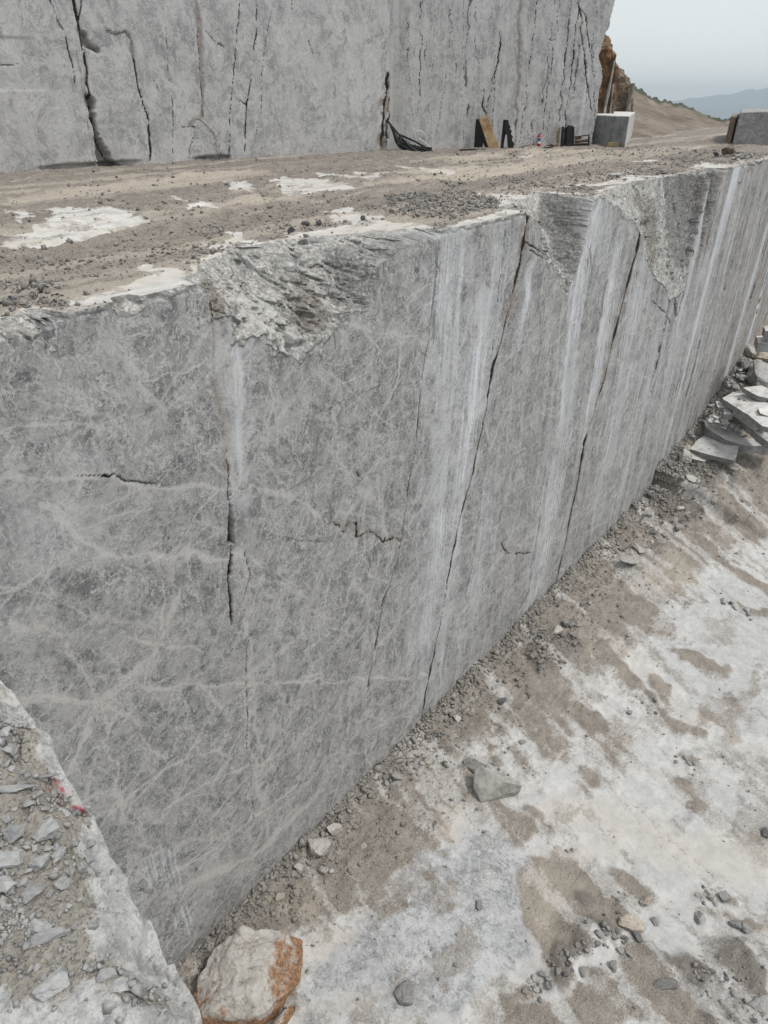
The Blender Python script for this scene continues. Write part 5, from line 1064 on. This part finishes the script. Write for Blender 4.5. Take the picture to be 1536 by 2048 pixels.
def arc_label(name, z0, z1, a0, a1, rr2, mat):
    V = []; n_ = 10
    for zz_ in (z0, z1):
        for k in range(n_+1): q = R(a0+(a1-a0)*k/n_); V.append((rr2*math.cos(q), rr2*math.sin(q), zz_))
    return mesh_obj(name, V, [(k, k+1, k+n_+2, k+n_+1) for k in range(n_)], mat, t_, True)
arc_label('label', hgt*.25, hgt*.70, 210, 330, rad*1.02, M['white']); arc_label('label', hgt*.42, hgt*.66, 225, 315, rad*1.035, M['bluep'])
# black upright planks and rack
org = np.array(on_z(1130, 294, 0)); org[2] = 0; Yk = org[1]
t_ = tag(empty('plank_stack', org), 'stack of black upright planks leaning on the upper face beside the marble block', 'planks')
for xa, xb, yt in [(1124, 1129, 253), (1130, 1135, 254), (1135.5, 1141, 250), (1141.5, 1147, 251), (1147, 1150, 253)]:
    plate('plank', [(xa, yt+1), (xb, yt), (xb-2, 292), (xa-3, 293)], Yk+rr_.uniform(0, .15), .06, M['black'], t_, org, lean=.08)
plate('plank', [(1117, 256), (1121, 255), (1118, 285), (1112, 287)], Yk+.25, .06, M['wood'], t_, org)
t_ = tag(empty('timber_rack', org+np.array([.9, 0, 0])), 'low dark rack of rails and reddish timber between black planks and marble block', 'rack'); o2 = org+np.array([.9, 0, 0])
for q in ([(1149, 273), (1178, 269), (1178, 271), (1149, 275)], [(1149, 282), (1178, 278), (1178, 280), (1149, 284)], [(1177, 269), (1179.5, 269), (1179, 291), (1176, 291)], [(1131, 288), (1177, 286), (1177, 291), (1133, 293)]):
    plate('rail', q, Yk-.1+rr_.uniform(0, .02), .05, M['black'], t_, o2, bev=.004)
plate('board', [(1150, 275), (1163, 273), (1163, 278), (1150, 281)], Yk+.05, .05, M['redwood'], t_, o2, bev=.004)
plate('board', [(1150, 284), (1176, 281), (1176, 284), (1150, 287)], Yk+.0, .05, M['redwood'], t_, o2, bev=.004)
for i in range(9):
    a = on_z(rr_.uniform(1103, 1128), rr_.uniform(288, 293), .03); d = np.array([rr_.uniform(-.5, .5), rr_.uniform(-.3, .3), rr_.uniform(0, .25)])
    o = tube('timber_scrap', [a, a+d], .035, M['redwood'], seg=4); tag(o, 'reddish timber scrap lying at the foot of the black planks', 'timber', 'timber scraps by the plank stack')
# pole on the ground by the plate, thin bar by the extinguisher
o = tube('pipe', [on_z(920, 300, .05), on_z(945, 299, .05), on_z(972, 299.5, .05)], .04, M['cable']); tag(o, 'black pipe lying on the bench in front of the rusty plate', 'pipe')
o = tube('metal_rod', [on_z(1035, 296, .03), on_z(1045, 293.5, .1), on_z(1061, 289, .35)], .025, M['grey']); tag(o, 'thin bent rod lying between the black frame and the extinguisher', 'rod')
o = tube('loose_cable', smoothpts([tuple(on_z(x, y, .04)) for x, y in [(1085, 290), (1100, 292), (1115, 293), (1095, 295), (1088, 294)]]), .03, M['cable']); tag(o, 'black cable lying in a loop right of the fire extinguisher', 'cable')
# marble block
def block(name, top_px, foot_px, mat, label, nrough=.01, cat='stone block', topmat=None):
    """top_px: four top corners (front-left, front-right, back-right, back-left); foot_px: foot of the front-right corner"""
    f = on_z(*foot_px, 0); d = ray(*top_px[1]); k = math.hypot(f[0], f[1])/math.hypot(d[0], d[1]); zt = CAMZ+d[2]*k
    T = [on_z(x, y, zt) for x, y in top_px]; c = np.mean(T, 0); c[2] = 0
    bm = bmesh.new(); tv = [bm.verts.new(p-c) for p in T]; bv = [bm.verts.new(np.array([p[0], p[1], -.05])-c*np.array([1, 1, 0])) for p in T]
    bm.faces.new(tv); bm.faces.new(bv[::-1]); [bm.faces.new((tv[i], bv[i], bv[(i+1) % 4], tv[(i+1) % 4])) for i in range(4)]
    bmesh.ops.recalc_face_normals(bm, faces=bm.faces[:]); roughen(bm, 4, nrough, 1.2, 3, .03)
    o = bm_obj(name, bm, M[mat]); o.location = c; tag(o, label, cat); return o, zt
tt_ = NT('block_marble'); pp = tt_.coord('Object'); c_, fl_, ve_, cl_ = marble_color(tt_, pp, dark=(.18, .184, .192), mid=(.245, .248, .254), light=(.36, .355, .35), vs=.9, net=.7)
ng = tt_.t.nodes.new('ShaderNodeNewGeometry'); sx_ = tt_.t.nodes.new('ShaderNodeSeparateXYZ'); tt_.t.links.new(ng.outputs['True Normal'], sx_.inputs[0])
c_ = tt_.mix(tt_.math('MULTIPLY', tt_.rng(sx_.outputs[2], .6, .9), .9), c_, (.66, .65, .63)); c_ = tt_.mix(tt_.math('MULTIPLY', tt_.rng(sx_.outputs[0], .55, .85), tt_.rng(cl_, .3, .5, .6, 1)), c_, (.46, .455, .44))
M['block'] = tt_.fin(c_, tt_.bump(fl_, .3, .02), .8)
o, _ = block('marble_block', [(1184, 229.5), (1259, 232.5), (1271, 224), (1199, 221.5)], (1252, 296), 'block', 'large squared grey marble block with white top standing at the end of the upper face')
org = np.array(on_z(1225, 294, 0)); t_ = None
o = plate('wood_beam', [(1216, 285), (1241, 284.5), (1241, 293), (1214, 293)], float(on_z(1228, 295.5, 0)[1]), .2, M['wood'], None, np.zeros(3)); tag(o, 'short wooden beam lying at the foot of the squared marble block', 'beam')
for d_ in [(1478, 285)]: pass
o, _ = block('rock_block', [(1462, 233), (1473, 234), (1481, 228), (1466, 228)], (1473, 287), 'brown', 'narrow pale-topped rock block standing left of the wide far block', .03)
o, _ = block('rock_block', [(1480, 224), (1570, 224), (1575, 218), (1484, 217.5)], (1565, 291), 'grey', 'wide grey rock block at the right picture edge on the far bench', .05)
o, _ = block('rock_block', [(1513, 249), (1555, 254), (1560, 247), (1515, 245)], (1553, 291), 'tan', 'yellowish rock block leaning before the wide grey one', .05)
# heap of cables and mesh, white hose
hb = np.array(on_z(815, 303, 0)); hb[2] = 0; YH_ = hb[1]
t_ = tag(empty('cable_heap', hb), 'heap of black cables and mesh slumped at the corner of the upper face', 'cables'); rc = random.Random(8)
def hp(x, y, dY=0.0): return tuple(at_Y(x, y, YH_+dY)-hb)
tube('pole', [hp(774, 241, .6), hp(795, 266, .3), hp(822, 296, 0), hp(850, 312, -.3)], .05, M['cable'], t_)
tube('pole', [hp(796, 268, .6), hp(830, 283, .4), hp(868, 304, .2)], .045, M['cable'], t_)
for i in range(26):
    a = rc.random(); b = rc.random(); x0 = 778+a*18; y0 = 246+a*36; x1 = 828+b*38; y1 = 313-b*12-rc.random()*6; sag = rc.uniform(3, 12)
    pts_ = [(x0, y0), (x0+(x1-x0)*.3+rc.uniform(-6, 2), y0+(y1-y0)*.42+sag), (x0+(x1-x0)*.7, y0+(y1-y0)*.8+sag*.4), (x1, y1)]
    P_ = smoothpts([hp(x, min(y, 316), .35-.5*j/3+rc.uniform(-.1, .1)) for j, (x, y) in enumerate(pts_)], 2); P_ = [(p[0], p[1], max(p[2], .02)) for p in P_]
    tube('cable', P_, rc.uniform(.018, .04), M['cable'], t_, 5)
for i in range(16):
    x0 = rc.uniform(795, 855); y0 = 272+(x0-795)*.5; P_ = [hp(x0, y0, .3), hp(x0+rc.uniform(-10, 8), y0+rc.uniform(8, 20), .05)]; P_ = [(p[0], p[1], max(p[2], .02)) for p in P_]
    tube('mesh_wire', P_, .02, M['cable'], t_, 4)
t_ = tag(empty('hose_coil', hb+np.array([.6, .3, 0])), 'white hose standing in loose loops on the cable heap', 'hose'); h2 = hb+np.array([.6, .3, 0])
def hq(x, y, dY=.3): return tuple(at_Y(x, y, YH_+dY)-h2)
tube('loop', smoothpts([hq(822, 276), hq(823, 262), hq(827, 256), hq(830, 262), hq(829, 276), hq(832, 278)], 3), .022, M['hose'], t_)
tube('loop', smoothpts([hq(832, 278, .2), hq(829, 268, .2), hq(834, 260, .25), hq(842, 262, .3), hq(842, 275, .3), hq(838, 281, .2), hq(834, 270, .2), hq(838, 261, .2), hq(848, 265, .2), hq(854, 276, .2), hq(853, 286, .2)], 3), .022, M['hose'], t_)
tube('loop', smoothpts([hq(838, 278, .2), hq(850, 285, .15), hq(858, 293, .1), hq(869, 302, .1)], 3), .03, M['hose'], t_)

# ------------------------------------------------------------------ outcrops, hillside, distant land
def outcrop(name, px, Y, thick, mat, label, seed):
    """rough rock mass: traced profile given real depth, fractal relief"""
    poly_ = [at_Y(x, y, Y) for x, y in px]; X = np.array([p[0] for p in poly_]); Zp = np.array([p[2] for p in poly_])
    bm = bmesh.new(); r = random.Random(seed); c = np.array([X.mean(), Y+thick/2, 0])
    for dep, sc_ in ((0, .88), (.25, 1.0), (.8, .98), (1.0, .8)):
        for x, z in zip(X, Zp): bm.verts.new(((x-X.mean())*sc_+r.uniform(-.12, .12), (dep-.5)*thick+r.uniform(-.2, .2), (z*sc_ if z > 1 else z)+r.uniform(-.1, .1)))
    bmesh.ops.convex_hull(bm, input=bm.verts[:]); bmesh.ops.delete(bm, geom=[v for v in bm.verts if not v.link_faces], context='VERTS')
    roughen(bm, 5, .24, 1.3, seed, 0); o = bm_obj(name, bm, M[mat]); o.location = c; tag(o, label, 'rock'); return o
outcrop('rock_outcrop', [(1150, 300), (1150, 78), (1198, 70), (1227, 74), (1233, 96), (1230, 160), (1226, 240), (1226, 296)], 43.5, 3.5, 'orange', 'orange-brown rough rock standing directly behind the end of the upper face', 21)
outcrop('rock_outcrop', [(1200, 300), (1222, 130), (1236, 124), (1254, 142), (1268, 163), (1266, 200), (1258, 296)], 49, 5, 'brown', 'brown rounded rock outcrop with pale right edge behind the marble block', 22)
for x0, y0, x1, y1, Y, wd, lab in [(1226, 122, 1207, 225, 43.4, .07, 'pale split slab of rock between orange and brown outcrops'), (1224, 168, 1218, 225, 43.4, .05, 'thin pale rock flake right of the split slab'), (1267, 166, 1254, 225, 48.7, .10, 'pale rock edge lining the right side of the brown outcrop')]:
    a, b = at_Y(x0, y0, Y), at_Y(x1, y1, Y); b = b-(a-b)*.6; bm = bmesh.new()
    for p, s_c in ((a, .5), (b, 1)):
        for dx, dy in ((-1, -1), (1, -1), (1, 1), (-1, 1)): bm.verts.new((p[0]+dx*wd*s_c, p[1]+dy*.3, p[2]))
    bmesh.ops.convex_hull(bm, input=bm.verts[:]); roughen(bm, 4, .05, 1.5, 4, .02); o = bm_obj('rock_flake', bm, M['pale']); tag(o, lab, 'rock')
# hillside behind the bench
th = NT('hillside_dirt'); pp = th.geo(); n1 = th.noise(pp, .12, 6, .65); n2 = th.noise(pp, .9, 7, .75); n3 = th.noise(th.map(pp, (.35, .08, .3), rot=(0, 0, .5)), 1, 5, .7)
c = th.mix(th.rng(n1, .35, .65), (.125, .098, .075), (.22, .18, .145)); c = th.mix(th.rng(n3, .48, .62, 0, .7), c, (.30, .255, .21)); c = th.mix(th.rng(n2, .46, .34, 0, .7), c, (.07, .055, .04)); grn = th.attr('mA').outputs['Color']
sg = th.t.nodes.new('ShaderNodeSeparateColor'); th.t.links.new(grn, sg.inputs[0]); c = th.mix(sg.outputs[0], c, (.05, .06, .035)); M['hill'] = th.fin(c, th.bump(n2, .6, .3), .95)
rx = [1180, 1265, 1290, 1320, 1345, 1370, 1400, 1425, 1440, 1470, 1520, 1600, 1700]; ry = [150, 180, 194, 208, 212, 216, 226, 234, 237, 243, 246, 250, 255]
az = np.linspace(math.atan2(400, 1600), math.atan2(1000, 1600), 420); rrs = np.concatenate([np.linspace(0, 1, 160), np.linspace(1.01, 1.6, 24)])
Rr = 100.0; AZ, RR = np.meshgrid(az, rrs, indexing='ij'); zr = np.zeros(len(az))
for i, a in enumerate(az):
    # photo column whose horizon azimuth is a
    xs_ = np.linspace(1150, 1800, 60); azs = np.array([math.atan2(ray(x, 215)[0], ray(x, 215)[1]) for x in xs_]); x = np.interp(a, azs, xs_); y = np.interp(x, rx, ry); d = ray(x, y); zr[i] = CAMZ+d[2]*Rr/math.hypot(d[0], d[1])
R0 = 43.0; q = np.clip(RR, 0, 1); rad_ = R0+(Rr-R0)*RR; ZH = -.12+(zr[:, None]+.12)*q**1.25 - np.maximum(RR-1, 0)*60 + np.minimum(1, q*3)*(.35*fbm(AZ*22, RR*5, 501, 5)+.25*fbm(AZ*90, RR*12, 503, 3)*q)
ZH += .25*np.exp(-((RR-1)/.03)**2)*np.abs(fbm(AZ*160, RR, 505, 3))*2
X = np.sin(AZ)*rad_; Y_ = np.cos(AZ)*rad_; green = sstep(.86, .98, RR+.08*fbm(AZ*50, RR*20, 507, 3))*.9
o = grid_obj('hillside', np.stack([X, Y_, ZH], -1), M['hill'], {'mA': [green, green*0, green*0]}, flip=True); tag(o, kind='structure')
# far plain and mountains
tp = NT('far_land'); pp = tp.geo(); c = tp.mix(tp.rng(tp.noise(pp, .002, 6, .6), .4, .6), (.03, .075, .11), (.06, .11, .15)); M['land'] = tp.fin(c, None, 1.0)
a_ = np.linspace(0, 2*math.pi, 97); r_ = np.array([150, 400, 1000, 2500, 6000, 14000.]); A_, R_ = np.meshgrid(a_, r_, indexing='ij'); zt_ = -40-110*sstep(100, 1500, R_)
o = grid_obj('land', np.stack([np.sin(A_)*R_, np.cos(A_)*R_, zt_], -1), M['land'], flip=True); tag(o, kind='structure')
mxp = [1100, 1250, 1310, 1330, 1380, 1410, 1440, 1465, 1490, 1503, 1512, 1525, 1540, 1600, 1700, 1800]; myp = [205, 212, 210, 205, 196, 193, 188, 187, 179, 178, 182, 176, 171, 168, 178, 190]
az = np.linspace(.2, .85, 500); rr2 = np.linspace(0, 1, 40); AZ, RR = np.meshgrid(az, rr2, indexing='ij'); zr = np.zeros(len(az)); MR = 7500.0
for i, a in enumerate(az):
    xs_ = np.linspace(1050, 2000, 60); azs = np.array([math.atan2(ray(x, 190)[0], ray(x, 190)[1]) for x in xs_]); x = np.interp(a, azs, xs_); y = np.interp(x, mxp, myp); d = ray(x, y); zr[i] = CAMZ+d[2]*MR/math.hypot(d[0], d[1])
tri = 1-np.abs(RR*2-1); ZM = -152+(zr[:, None]+152+14*fbm(AZ*60, RR*0, 601, 4))*tri**.9+ np.minimum(tri*3, 1)*(1-tri)*60*fbm(AZ*40, RR*6, 603, 5)
RM = MR-1800+3600*RR
o = grid_obj('mountains', np.stack([np.sin(AZ)*RM, np.cos(AZ)*RM, ZM], -1), M['land'], flip=True); tag(o, kind='structure')
# haze
bm = bmesh.new(); bmesh.ops.create_cube(bm, size=2.0); hm = bpy.data.materials.new('haze_air'); hm.use_nodes = True; hn = hm.node_tree; hn.nodes.clear()
ho = hn.nodes.new('ShaderNodeOutputMaterial'); pv = hn.nodes.new('ShaderNodeVolumePrincipled'); pv.inputs['Color'].default_value = (.84, .95, 1.0, 1); pv.inputs['Density'].default_value = 1.9e-4; pv.inputs['Anisotropy'].default_value = 0.0
hn.links.new(pv.outputs[0], ho.inputs['Volume']); o = bm_obj('haze', bm, hm); o.scale = (14500, 14500, 158); o.location = (0, 0, -48); tag(o, kind='stuff', label='pale blue haze filling the air over the far plain and mountains', cat='haze')
